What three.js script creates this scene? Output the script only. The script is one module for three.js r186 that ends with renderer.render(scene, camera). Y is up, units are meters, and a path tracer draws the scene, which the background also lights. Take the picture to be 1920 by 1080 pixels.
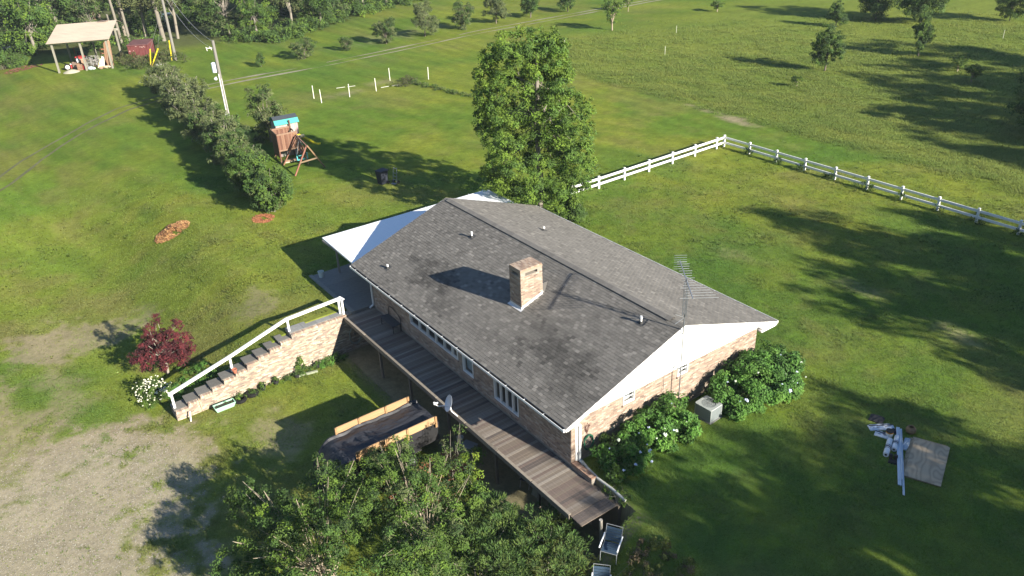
import * as THREE from 'three';
import { mergeGeometries } from 'three/addons/utils/BufferGeometryUtils.js';

// ---------------------------------------------------------------- camera, sky, sun, exposure
const scene = new THREE.Scene();
const camera = new THREE.PerspectiveCamera(38.6856, 1024 / 576, 0.5, 2000);
camera.position.set(27.744, 21.221, 21.466);
camera.quaternion.setFromRotationMatrix(new THREE.Matrix4().makeBasis(
  new THREE.Vector3(0.59017, -0.03853, -0.80636), new THREE.Vector3(-0.36317, 0.8794, -0.30782), new THREE.Vector3(0.72097, 0.47452, 0.50501)));
scene.add(camera);
const renderer = new THREE.WebGLRenderer({ antialias: true });
renderer.setSize(1024, 576);
renderer.toneMapping = THREE.LinearToneMapping;
renderer.toneMappingExposure = 2.65;
renderer.shadowMap.enabled = true;
{ // clear morning sky: blue overhead, paler towards the horizon all round
  const w = 64, h = 64, d = new Float32Array(w * h * 4);
  for (let j = 0; j < h; j++) {
    const el = ((j + .5) / h - .5) * Math.PI, t = Math.pow(Math.max(0, Math.sin(el)), .55);
    const c = el > 0 ? [.15 + (.036 - .15) * t, .18 + (.084 - .18) * t, .21 + (.19 - .21) * t] : [.05, .06, .035];
    for (let i = 0; i < w; i++) d.set([...c, 1], (j * w + i) * 4);
  }
  const sky = new THREE.DataTexture(d, w, h, THREE.RGBAFormat, THREE.FloatType);
  sky.mapping = THREE.EquirectangularReflectionMapping; sky.magFilter = sky.minFilter = THREE.LinearFilter; sky.needsUpdate = true;
  scene.background = sky; scene.environment = sky;
}
const SUN = new THREE.Vector3(Math.cos(.397) * Math.cos(.209), Math.sin(.397), -Math.cos(.397) * Math.sin(.209));
const sun = new THREE.DirectionalLight(new THREE.Color(1, .93, .81), 4.9);
sun.position.copy(SUN).multiplyScalar(120); sun.castShadow = true; sun.shadow.mapSize.set(4096, 4096);
Object.assign(sun.shadow.camera, { left: -120, right: 120, top: 90, bottom: -90, near: 1, far: 320 });
scene.add(sun, sun.target);

// ---------------------------------------------------------------- helpers
function rngOf(a) { return () => { a |= 0; a = a + 0x6D2B79F5 | 0; let t = Math.imul(a ^ a >>> 15, 1 | a); t = t + Math.imul(t ^ t >>> 7, 61 | t) ^ t; return ((t ^ t >>> 14) >>> 0) / 4294967296; }; }
const R0 = rngOf(7);
const lerp = (a, b, t) => a + (b - a) * t, clamp = (x, a = 0, b = 1) => Math.min(b, Math.max(a, x));
const ss = (a, b, x) => { const t = clamp((x - a) / (b - a)); return t * t * (3 - 2 * t); };
function hash(i, j) { let h = Math.imul(i, 374761393) + Math.imul(j, 668265263) | 0; h = Math.imul(h ^ h >>> 13, 1274126177); return ((h ^ h >>> 16) >>> 0) / 4294967296; }
function vn(x, y) { const i = Math.floor(x), j = Math.floor(y), u = x - i, v = y - j, a = u * u * (3 - 2 * u), b = v * v * (3 - 2 * v); return lerp(lerp(hash(i, j), hash(i + 1, j), a), lerp(hash(i, j + 1), hash(i + 1, j + 1), a), b); }
function fbm(x, y, o = 4) { let s = 0, a = .5, t = 0; for (let k = 0; k < o; k++) { s += a * vn(x + k * 17.3, y - k * 9.1); t += a; a *= .5; x *= 2.03; y *= 2.03; } return s / t; }
const used = new Map();
function numbered(n) { const k = used.get(n) || 0; used.set(n, k + 1); return k ? `${n}_${String(k).padStart(3, '0')}` : n; }
function tag(o, label, category, group) { o.userData.label = label; o.userData.category = category; if (group) o.userData.group = group; return o; }
function thing(name, label, category, [x, y, z] = [0, 0, 0], turn = 0, group) {
  const o = new THREE.Group(); o.name = numbered(name); o.position.set(x, y, z); o.rotation.y = turn; scene.add(o);
  return tag(o, label, category, group);
}
function again(src, label, [x, y, z], turn = 0, scale = 1, group) {
  const o = src.clone(); o.name = numbered(src.name.replace(/_\d+$/, '')); o.position.set(x, y, z); o.rotation.y = turn;
  if (Array.isArray(scale)) o.scale.set(...scale); else o.scale.setScalar(scale);
  o.userData = { ...src.userData, label }; if (group) o.userData.group = group; scene.add(o); return o;
}
const sub = (a, b) => [a[0] - b[0], a[1] - b[1], a[2] - b[2]], add = (a, b, k = 1) => [a[0] + b[0] * k, a[1] + b[1] * k, a[2] + b[2] * k];
const cross = (a, b) => [a[1] * b[2] - a[2] * b[1], a[2] * b[0] - a[0] * b[2], a[0] * b[1] - a[1] * b[0]];
const norm = a => { const l = Math.hypot(...a) || 1; return [a[0] / l, a[1] / l, a[2] / l]; };
const WH = [1, 1, 1];
class MB { // collects faces, builds ONE named mesh
  constructor() { this.p = []; this.n = []; this.c = []; this.u = []; }
  tri(a, b, c, col = WH, na, nb, nc, uv) {
    const n = na || norm(cross(sub(b, a), sub(c, a))); this.p.push(...a, ...b, ...c); this.n.push(...n, ...(nb || n), ...(nc || n)); this.c.push(...col, ...col, ...col);
    if (uv) { this.u.push(...uv); return this; }
    const m = norm(cross(sub(b, a), sub(c, a))), ax = Math.abs(m[0]), ay = Math.abs(m[1]), az = Math.abs(m[2]);
    for (const q of [a, b, c]) this.u.push(...(ay >= ax && ay >= az ? [q[0], q[2]] : ax >= az ? [q[2], q[1]] : [q[0], q[1]]));
    return this;
  }
  quad(a, b, c, d, col, uv) { if (uv) { this.tri(a, b, c, col, 0, 0, 0, [...uv[0], ...uv[1], ...uv[2]]); this.tri(a, c, d, col, 0, 0, 0, [...uv[0], ...uv[2], ...uv[3]]); } else { this.tri(a, b, c, col); this.tri(a, c, d, col); } return this; }
  hex(v, col, skip = '') { // 8 corners: 0-3 bottom ring (counter-clockwise seen from above), 4-7 top ring
    if (!skip.includes('t')) this.quad(v[4], v[5], v[6], v[7], col); if (!skip.includes('b')) this.quad(v[3], v[2], v[1], v[0], col);
    for (let k = 0; k < 4; k++) if (!skip.includes(k)) this.quad(v[k], v[(k + 1) % 4], v[(k + 1) % 4 + 4], v[k + 4], col);
    return this;
  }
  box(cx, cy, cz, sx, sy, sz, col, ry = 0) { // centre, full sizes
    const c = Math.cos(ry), s = Math.sin(ry), v = [];
    for (const y of [-.5, .5]) for (const [x, z] of [[-.5, .5], [.5, .5], [.5, -.5], [-.5, -.5]]) v.push([cx + x * sx * c + z * sz * s, cy + y * sy, cz - x * sx * s + z * sz * c]);
    return this.hex(v, col);
  }
  bar(p, q, w, h, col, up = [0, 1, 0]) { // rectangular bar from p to q, w across, h along up
    const d = norm(sub(q, p)); if (Math.abs(d[1]) > .95 && up[1] > .9) up = [1, 0, 0];
    const s = norm(cross(d, up)), u = cross(s, d), v = [];
    const P = (b, i, j) => add(add(b, s, i * w / 2), u, j * h / 2);
    for (const j of [-1, 1]) v.push(P(p, 1, j), P(q, 1, j), P(q, -1, j), P(p, -1, j));
    return this.hex(v, col);
  }
  tube(pts, r, seg = 6, col = WH, r2 = r, caps = true) {
    const N = pts.length, rings = []; let side = null;
    for (let i = 0; i < N; i++) {
      const d = norm(sub(pts[Math.min(N - 1, i + 1)], pts[Math.max(0, i - 1)]));
      if (!side) side = norm(cross(d, Math.abs(d[1]) > .9 ? [1, 0, 0] : [0, 1, 0])); else side = norm(sub(side, [d[0] * (side[0] * d[0] + side[1] * d[1] + side[2] * d[2]), d[1] * (side[0] * d[0] + side[1] * d[1] + side[2] * d[2]), d[2] * (side[0] * d[0] + side[1] * d[1] + side[2] * d[2])]));
      const u = cross(d, side), rr = lerp(r, r2, i / (N - 1)), ring = [];
      for (let k = 0; k < seg; k++) { const a = k / seg * 2 * Math.PI, n = add([side[0] * Math.cos(a), side[1] * Math.cos(a), side[2] * Math.cos(a)], u, Math.sin(a)); ring.push([add(pts[i], n, rr), n]); }
      rings.push(ring);
    }
    let len = 0;
    for (let i = 0; i < N - 1; i++) {
      const l2 = len + Math.hypot(...sub(pts[i + 1], pts[i]));
      for (let k = 0; k < seg; k++) {
        const A = rings[i][k], B = rings[i][(k + 1) % seg], C = rings[i + 1][(k + 1) % seg], D = rings[i + 1][k], u0 = k / seg * r * 6.3, u1 = (k + 1) / seg * r * 6.3;
        this.tri(A[0], B[0], C[0], col, A[1], B[1], C[1], [u0, len, u1, len, u1, l2]); this.tri(A[0], C[0], D[0], col, A[1], C[1], D[1], [u0, len, u1, l2, u0, l2]);
      }
      len = l2;
    }
    if (caps) for (const [i, s] of [[0, -1], [N - 1, 1]]) { const r_ = rings[i], c0 = pts[i]; for (let k = 0; k < seg; k++) s < 0 ? this.tri(c0, r_[(k + 1) % seg][0], r_[k][0], col) : this.tri(c0, r_[k][0], r_[(k + 1) % seg][0], col); }
    return this;
  }
  cyl(x, y0, z, r0, y1, r1 = r0, seg = 14, col = WH, caps = true) { return this.tube([[x, y0, z], [x, y1, z]], r0, seg, col, r1, caps); }
  lathe(x, y, z, prof, seg = 18, col = WH) { // prof: [radius, height] pairs
    for (let i = 0; i < prof.length - 1; i++) for (let k = 0; k < seg; k++) {
      const a = k / seg * 2 * Math.PI, b = (k + 1) / seg * 2 * Math.PI, P = (q, t) => [x + q[0] * Math.cos(t), y + q[1], z - q[0] * Math.sin(t)];
      const n = q => t => norm([Math.cos(t) * (prof[i + 1][1] - prof[i][1]), -(prof[i + 1][0] - prof[i][0]), -Math.sin(t) * (prof[i + 1][1] - prof[i][1])]);
      const A = P(prof[i], a), B = P(prof[i], b), C = P(prof[i + 1], b), D = P(prof[i + 1], a), na = n()(a), nb = n()(b);
      if (prof[i][0] > 1e-5) this.tri(A, B, C, col, na, nb, nb); if (prof[i + 1][0] > 1e-5) this.tri(A, C, D, col, na, nb, na);
    }
    return this;
  }
  ball(x, y, z, r, sy = 1, col = WH, seg = 10, lump = 0, rnd = null) {
    const prof = []; for (let i = 0; i <= seg / 2; i++) { const t = -Math.PI / 2 + i / (seg / 2) * Math.PI; prof.push([Math.max(0, Math.cos(t)) * r, Math.sin(t) * r * sy]); }
    return this.lathe(x, y, z, prof, seg, col);
  }
  geo() {
    const g = new THREE.BufferGeometry();
    g.setAttribute('position', new THREE.Float32BufferAttribute(this.p, 3)); g.setAttribute('normal', new THREE.Float32BufferAttribute(this.n, 3));
    g.setAttribute('color', new THREE.Float32BufferAttribute(this.c, 3)); g.setAttribute('uv', new THREE.Float32BufferAttribute(this.u, 2)); return g;
  }
  build(name, mat, parent = scene, kind) { return put(name, this.geo(), mat, parent, kind); }
}
function put(name, geo, mat, parent = scene, kind) {
  const m = new THREE.Mesh(geo, mat); m.name = parent === scene ? numbered(name) : name; m.castShadow = m.receiveShadow = true; if (kind) m.userData.kind = kind; parent.add(m); return m;
}
function texture(n, f, rx, ry = rx) { // f(u, v) in 0..1 -> [r, g, b] 0..1 (linear multipliers)
  const d = new Uint8Array(n * n * 4);
  for (let j = 0; j < n; j++) for (let i = 0; i < n; i++) { const c = f(i / n, j / n), k = (j * n + i) * 4; d[k] = clamp(c[0]) * 255; d[k + 1] = clamp(c[1]) * 255; d[k + 2] = clamp(c[2]) * 255; d[k + 3] = 255; }
  const t = new THREE.DataTexture(d, n, n); t.wrapS = t.wrapT = THREE.RepeatWrapping; t.magFilter = THREE.LinearFilter; t.repeat.set(rx, ry); t.needsUpdate = true; return t;
}
function tvn(u, v, fx, fy, s) { const x = u * fx, y = v * fy, i = Math.floor(x), j = Math.floor(y), a = x - i, b = y - j, A = a * a * (3 - 2 * a), B = b * b * (3 - 2 * b), h = (p, q) => hash(((p % fx) + fx) % fx + s * 131, ((q % fy) + fy) % fy + s * 57); return lerp(lerp(h(i, j), h(i + 1, j), A), lerp(h(i, j + 1), h(i + 1, j + 1), A), B); }
const grainT = k => texture(256, (u, v) => { const g = .62 + .38 * (.35 * tvn(u, v, 9, 9, 1) + .3 * tvn(u, v, 31, 31, 2) + .35 * tvn(u, v, 128, 128, 3)); return [g, g, g]; }, k);
const woodT = (k, l) => texture(256, (u, v) => { const w = tvn(u, v, 2, 4, 4) * .2, g = .5 + .5 * (.5 * tvn(u + w, v, 40, 3, 5) + .3 * tvn(u, v, 90, 8, 6) + .2 * tvn(u, v, 8, 5, 7)); return [g, g * .98, g * .96]; }, k, l);
const soilT = texture(512, (u, v) => { const g = .45 + .55 * (.22 * tvn(u, v, 7, 7, 8) + .28 * tvn(u, v, 23, 23, 9) + .28 * tvn(u, v, 71, 71, 10) + .22 * tvn(u, v, 200, 200, 11)); return [g, g, g * .98]; }, 1 / 3.7);
const grain = grainT(1.3), grainS = grainT(5), woodX = woodT(3, .5), woodZ = (() => { const t = woodT(3, .5); t.rotation = Math.PI / 2; return t; })();
const std = (c, o = {}) => new THREE.MeshStandardMaterial({ color: new THREE.Color().setRGB(...c), roughness: .85, vertexColors: true, ...o });
const M = {
  any: std(WH, { roughness: .9, map: grainS }), plain: std(WH, { roughness: .8 }), white: std([.82, .82, .8], { roughness: .55 }), whiteWall: std([.8, .8, .78], { roughness: .6 }),
  membrane: std([.92, .93, .94], { roughness: .5, map: null }), concrete: std([.26, .26, .25], { map: grain, roughness: .95 }), wood: std([1, 1, 1], { map: woodX, roughness: .95 }), woodz: std([1, 1, 1], { map: woodZ, roughness: .95 }),
  steel: std([.55, .57, .6], { metalness: .6, roughness: .4 }), dark: std([.02, .02, .022], { roughness: .7 }), rubber: std([.025, .025, .025], { roughness: .85, map: grainS }),
  glass: new THREE.MeshPhysicalMaterial({ color: 0xffffff, roughness: .05, transmission: 1, thickness: 0, ior: 1.5 }),
  bark: std([.2, .17, .14], { map: woodT(2, .8), roughness: 1 }), paleBark: std([.27, .245, .21], { map: woodT(2, .8), roughness: 1 }),
};
const leafMat = (o = {}) => new THREE.MeshPhysicalMaterial({ color: 0xffffff, vertexColors: true, roughness: .75, side: THREE.DoubleSide, transmission: .3, thickness: 0, ior: 1.3, ...o });
M.leaf = leafMat();
M.blade = new THREE.MeshStandardMaterial({ color: 0xffffff, roughness: .85, side: THREE.DoubleSide });

// ---------------------------------------------------------------- the lie of the land
function land(x, z) {
  const left = (-2.425 * ss(9, 16.8, z) - .025 * Math.max(0, Math.min(z, 37.5) - 16.5)) * (1 - .7 * ss(-24, -48, x));
  if (x < -8.2) return left;
  if (z < 5.45) return 0;
  const low = -2.2 - .025 * clamp(z - 7.5, 0, 30), right = low * ss(5.4, 9, z), w = 1 - ss(11.35, 12.1, x), k = clamp((z - 5.45) / .15);
  return low * w * k + right * (1 - w);
}
const G = (x, z, up = 0) => [x, land(x, z) + up, z];
// ---------------------------------------------------------------- ground: one sheet out to the horizon
function segDist(x, z, pts) { let b = 1e9; for (let i = 0; i < pts.length - 1; i++) { const [ax, az] = pts[i], [bx, bz] = pts[i + 1], t = clamp(((x - ax) * (bx - ax) + (z - az) * (bz - az)) / ((bx - ax) ** 2 + (bz - az) ** 2)); b = Math.min(b, Math.hypot(x - ax - (bx - ax) * t, z - az - (bz - az) * t)); } return b; }
const TRACK = [[-36, 30], [-41, 24], [-45.9, 18.8], [-50.4, 15.8], [-52.4, 13.75], [-54.9, 10.5], [-58.8, 6.3], [-61.2, 1], [-61.8, -5.3], [-61.9, -18.6], [-63, -30], [-63.9, -39.4], [-64, -68], [-64.5, -140]];
const el = (x, z, cx, cz, rx, rz, a = 0) => { const c = Math.cos(a), s = Math.sin(a), dx = x - cx, dz = z - cz; return Math.hypot((dx * c + dz * s) / rx, (-dx * s + dz * c) / rz); };
function bare(x, z) { // 0 turf .. 1 bare sandy earth
  const n = fbm(x * .55, z * .55, 4) - .5, n2 = fbm(x * 2.1 + 40, z * 2.1, 4) - .5;
  let d = 0; const put_ = (e, k, sharp = .35) => { d = Math.max(d, k * ss(1 + sharp, 1 - sharp, e + n * 1.5 + n2 * 1.5)); };
  put_(el(x, z, -3.2, 21.8, 6.2, 4.6, .15), 1, .4); put_(el(x, z, -4.8, 17.8, 3.2, 1.6), .85, .4); put_(el(x, z, 1.5, 22, 4.5, 4), .95, .45);
  put_(el(x, z, -11, 24.5, 6, 3), .75, .5); put_(el(x, z, -20, 20.6, 2.6, 1.9), .8, .4); put_(el(x, z, -19, 17.4, 1.7, 2.2), .7, .45); put_(el(x, z, -14.5, 20.5, 3.2, 1.2), .5, .5);
  put_(el(x, z, -3.2, 13.4, 1.6, 1.2), .6, .5); put_(el(x, z, -12.3, 10.2, 1.4, 1), .55, .5);
  put_(el(x, z, 7.35, -15.1, 1.4, .6), .4, .6); put_(el(x, z, 12.8, -14.5, 1.2, .6), .45, .6); put_(el(x, z, .8, -13.4, 1.6, .8), .25, .5);
  put_(el(x, z, -16.4, -33.2, 1.6, .6), .8, .5); put_(el(x, z, -20, -33.9, 2.6, .5), .6, .5); put_(el(x, z, -49, -14.5, 4, .5, 1.35), .45, .6); put_(el(x, z, -70, -30, 7, 1.2, 1.4), .35, .6);
  
  return d;
}
const meadowness = (x, z) => ss(-33, -36, z + (fbm(x * .4, 3, 2) - .5) * .8) * ss(-57 - 4, -50, x + z * .09 + 1);
const woods = (x, z) => { const f = z > -11 ? -80 - (z > 0 ? z * .9 : z * .1) : z > -19 ? -79.5 + (-11 - z) * .7 : -74 - (-19 - z) * .55; return ss(f - 3, f - 9, x + (fbm(z * .3, x * .3, 2) - .5) * 5); };
function turf(x, z) { // base colour of the turf at a point, no light in it
  const a = fbm(x * .09 + 3, z * .09, 3), b = fbm(x * .5, z * .5 + 9, 3), c = fbm(x * 2.6, z * 2.6, 2);
  let g = [.078, .118, .017];
  const y = ss(.36, .64, a) * .62 + ss(.38, .7, b) * .38; g = [lerp(.095, .168, y), lerp(.158, .198, y), lerp(.020, .026, y)]; { const dry = .30 * ss(.52, .78, fbm(x * .22 + 31, z * .22, 4)) + .22 * ss(.55, .8, fbm(x * .9 + 7, z * .9 + 3, 3)), lush = .55 * ss(.56, .78, fbm(x * .16 - 9, z * .2 + 13, 3)), mow = z < -20 || x < -14 ? .07 * Math.sin((z < -27.4 ? z * 3.4 : x * .5 + z * 2.2) + 2 * vn(x * .1, z * .3)) : 0; g = [lerp(g[0], .19, dry), lerp(g[1], .165, dry), lerp(g[2], .06, dry)]; g = [lerp(g[0], .062, lush), lerp(g[1], .135, lush), lerp(g[2], .02, lush)]; g = g.map(q => q * (1 + mow)); }
  const m = meadowness(x, z); if (m > 0) { const k = fbm(x * .25, z * .9 + 5, 4), h = [lerp(.105, .18, k), lerp(.16, .205, k), lerp(.022, .036, k)]; g = [lerp(g[0], h[0], m), lerp(g[1], h[1], m), lerp(g[2], h[2], m)]; }
  if (z > 6.5 && x > -9 || z > 12) { const k = .45 * ss(.42, .7, b) * ss(9, 16, z); g = [lerp(g[0], .13, k), lerp(g[1], .125, k), lerp(g[2], .045, k)]; }
  const w = woods(x, z); g = [lerp(g[0], .085, w), lerp(g[1], .10, w), lerp(g[2], .036, w)];
  const v = .82 + .36 * c; return [g[0] * v, g[1] * v, g[2] * v];
}
function groundColour(x, z) {
  let g = turf(x, z); const d = bare(x, z);
  const t = fbm(x * 1.1 + 9, z * 1.1, 3), gr = ss(1.3, .8, el(x, z, -1.5, 22, 7.5, 5.5)), e = [lerp(.25, .33, t) + .02 * gr, lerp(.205, .27, t) + .03 * gr, lerp(.13, .175, t) + .03 * gr];
  if (x > -8.2 && x < 12.5 && z > 5.4 && z < 8 + fbm(x, z, 2) * .8) { const k = ss(8.4, 7.6, z) * .8; g = [lerp(g[0], .24, k), lerp(g[1], .2, k), lerp(g[2], .135, k)]; }
  g = [lerp(g[0], e[0], d), lerp(g[1], e[1], d), lerp(g[2], e[2], d)];
  return g;
}
{
  const line = (a, b, fine, far, extra) => { const s = new Set(extra); for (let v = a; v <= b + 1e-6; v += fine) s.add(+v.toFixed(3)); let st = fine, v = a; while (v > far[0]) { st *= 1.06; v -= st; s.add(v); } st = fine; v = b; while (v < far[1]) { st *= 1.06; v += st; s.add(v); } return [...s].sort((p, q) => p - q); };
  const xs = line(-30, 20, .22, [-1500, 1500], [-8.3, -8.1]).filter(v => !(v > -8.3 && v < -8.1)), zs = line(-30, 27, .22, [-1500, 1500], [5.45, 5.6]).filter(v => !(v > 5.45 && v < 5.6));
  const p = [], c = [], u = [], idx = [], W = xs.length;
  for (const z of zs) for (const x of xs) { p.push(x, land(x, z), z); const g = groundColour(x, z); c.push(g[0] * 1.32, g[1] * 1.32, g[2] * 1.32); u.push(x, z); }
  for (let j = 0; j < zs.length - 1; j++) for (let i = 0; i < W - 1; i++) { const a = j * W + i; idx.push(a, a + W, a + 1, a + 1, a + W, a + W + 1); }
  const g = new THREE.BufferGeometry(); g.setAttribute('position', new THREE.Float32BufferAttribute(p, 3)); g.setAttribute('color', new THREE.Float32BufferAttribute(c, 3)); g.setAttribute('uv', new THREE.Float32BufferAttribute(u, 2)); g.setIndex(idx); g.computeVertexNormals();
  put('ground', g, new THREE.MeshPhysicalMaterial({ color: 0xffffff, vertexColors: true, map: soilT, roughness: 1, specularIntensity: .15, bumpMap: soilT, bumpScale: .02 }), scene, 'structure');
  // the two pale wheel ruts of the field track, broken by grass
  const m = new MB(), P = []; for (let i = 0; i < TRACK.length - 1; i++) { const [ax, az] = TRACK[i], [bx, bz] = TRACK[i + 1], n = Math.ceil(Math.hypot(bx - ax, bz - az) / .5); for (let k = 0; k < n; k++) P.push([lerp(ax, bx, k / n), lerp(az, bz, k / n)]); }
  for (const s of [-.75, .75]) for (let i = 1; i < P.length - 2; i++) { const q = j => { const d = norm([P[j + 1][0] - P[j - 1][0], 0, P[j + 1][1] - P[j - 1][1]]), w = P[j][1] > 0 ? .15 * (.55 + .9 * fbm(j * .2, s * 7, 3)) : Math.max(.0, .26 * (fbm(j * .13, s * 7, 3) * 2.4 - .62)), o = s + (fbm(j * .09, s, 2) - .5) * .5, x = P[j][0] - d[2] * o, z = P[j][1] + d[0] * o; return [[x - d[2] * w, land(x, z) + .012, z + d[0] * w], [x + d[2] * w, land(x, z) + .012, z - d[0] * w]]; }, a = q(i), b = q(i + 1), v = .7 + .5 * fbm(i * .4, s, 2), c = P[i][1] > 0 ? [.14 * v, .145 * v, .055 * v] : [.34 * v, .31 * v, .22 * v]; if (Math.hypot(...sub(a[0], a[1])) > .02) m.quad(a[0], a[1], b[1], b[0], c); }
  m.build('dirt_track', std(WH, { map: soilT, roughness: 1 }), scene, 'structure');
}
{ // grass: uncountable blades, thickest where the photograph resolves them
  const r = rngOf(21), cp = camera.position, fw = new THREE.Vector3(-.72097, -.47452, -.50501), rt = new THREE.Vector3(.59017, -.03853, -.80636), up = new THREE.Vector3(-.36317, .8794, -.30782), v = new THREE.Vector3();
  const seen = (x, y, z, m) => { v.set(x, y, z).sub(cp); const d = v.dot(fw); return d > 1 && Math.abs(v.dot(rt) / d) < .623 * m && Math.abs(v.dot(up) / d) < .351 * m ? d : 0; };
  const onHard = (x, z) => (x > -8.9 && x < 8.9 && z > -5.2 && z < 5.65) || (x > -13.1 && x < -7.6 && z > -6.6 && z < 7.2) || (x > -8.7 && x < -7.6 && z > 7 && z < 16.6);
  function tuft(n, h, w, spread, seed, upn) { const q = rngOf(seed), m = new MB(); for (let k = 0; k < n; k++) { const a = q() * 6.28, b = q() * spread, x = Math.cos(a) * b, z = Math.sin(a) * b, t = q() * 6.28, hh = h * (.55 + .6 * q()), l = hh * (.7 + .8 * q()), dx = Math.cos(t), dz = Math.sin(t), ww = w * (.7 + .6 * q()); const A = [x - dz * ww, 0, z + dx * ww], B = [x + dz * ww, 0, z - dx * ww], C = [x + dx * l, hh, z + dz * l], f = norm(cross(sub(B, A), sub(C, A))), up = f[1] > 0, nn = norm([(up ? f[0] : -f[0]) * (1 - upn), Math.abs(f[1]) * (1 - upn) + upn, (up ? f[2] : -f[2]) * (1 - upn)]); up ? m.tri(A, B, C, WH, nn, nn, nn) : m.tri(B, A, C, WH, nn, nn, nn); } return m.geo(); }
  function sow(name, label, count, geo, area, accept, size, tone) {
    const im = new THREE.InstancedMesh(geo, M.blade, count), o = new THREE.Object3D(), col = new THREE.Color(); let k = 0, tries = 0;
    while (k < count && tries++ < count * 60) {
      const x = lerp(area[0], area[1], r()), z = lerp(area[2], area[3], r()), y = land(x, z), d = seen(x, y, z, 1.06); if (!d || r() > accept(x, z, d)) continue;
      const g = turf(x, z), w = .84 + .34 * r(), q = (r() - .5) * .16; o.position.set(x, y - .004, z); o.rotation.y = r() * 6.28; const s = size(x, z, d) * (.7 + .6 * r()); o.scale.set(s, s * (.7 + .6 * r()), s); o.updateMatrix(); im.setMatrixAt(k, o.matrix);
      col.setRGB(g[0] * w * tone * (1 + q * 1.4), g[1] * w * tone, g[2] * w * tone * (1 - q)); im.setColorAt(k, col); k++;
    }
    im.count = k; im.name = name; im.userData = { kind: 'stuff', label, category: 'grass' }; im.castShadow = im.receiveShadow = true; scene.add(im); console.log(name, k);
  }
  const lawnOK = (x, z, d) => onHard(x, z) || (x > -7.7 && x < 12 && z > 5.4 && z < 7.7) ? 0 : (1 - meadowness(x, z)) * (1 - woods(x, z)) * Math.max(.05, Math.pow(1 - bare(x, z), 1.6)) * (.35 + .65 * ss(.3, .6, fbm(x * 1.7, z * 1.7, 2))) * Math.min(1, (30 / d) ** 2) * ss(66, 40, d);
  sow('lawn_grass', 'short mown yellow green grass of the lawn all around the house', 380000, tuft(6, .032, .010, .09, 5, .7), [-48, 23, -34, 28], lawnOK, (x, z, d) => Math.max(1, d / 40), 1.32);
  sow('lawn_weeds', 'scattered darker weed tufts and longer grass clumps in the lawn', 6500, tuft(9, .09, .018, .14, 9, .6), [-44, 23, -32, 26], (x, z, d) => lawnOK(x, z, d) * ss(.55, .75, fbm(x * .6 + 50, z * .6, 3)), (x, z, d) => Math.max(.8, d / 45), 1.02);
  sow('meadow_grass', 'tall olive unmown meadow grass beyond the white rail fence', 70000, tuft(7, .14, .013, .22, 6, .7), [-58, 20, -92, -33], (x, z, d) => meadowness(x, z) * (.25 + .75 * ss(.35, .65, fbm(x * .5, z * .5, 3))) * Math.min(1, (50 / d) ** 2) * ss(112, 60, d), (x, z, d) => Math.max(.9, d / 75), 1.3);
}
{ // loose stones of the gravel drive
  const r = rngOf(33), m = new MB(); m.ball(0, 0, 0, 1, .6, WH, 6); const n = 26000, im = new THREE.InstancedMesh(m.geo(), std(WH, { roughness: .95 }), n), o = new THREE.Object3D(), col = new THREE.Color(); let k = 0, t = 0;
  while (k < n && t++ < n * 20) { const x = -12 + 18 * r(), z = 15 + 13 * r(); if (r() > bare(x, z) * ss(1.5, .6, el(x, z, -2, 21.8, 7.5, 5.5))) continue; const s = .006 + .016 * r() * r(), g = .2 + .22 * r(); o.position.set(x, land(x, z) + s * .2, z); o.rotation.set(0, r() * 6, 0); o.scale.set(s * (1 + r()), s, s); o.updateMatrix(); im.setMatrixAt(k, o.matrix); col.setRGB(g, g * .93, g * .78); im.setColorAt(k++, col); }
  im.count = k; im.name = 'gravel'; im.userData = { kind: 'stuff', label: 'loose pale stones scattered over the bare gravel drive at the lower left', category: 'gravel' }; im.castShadow = im.receiveShadow = true; scene.add(im);
}
scene.fog = new THREE.FogExp2(0xc2d2de, .00022); // thin morning haze
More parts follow.
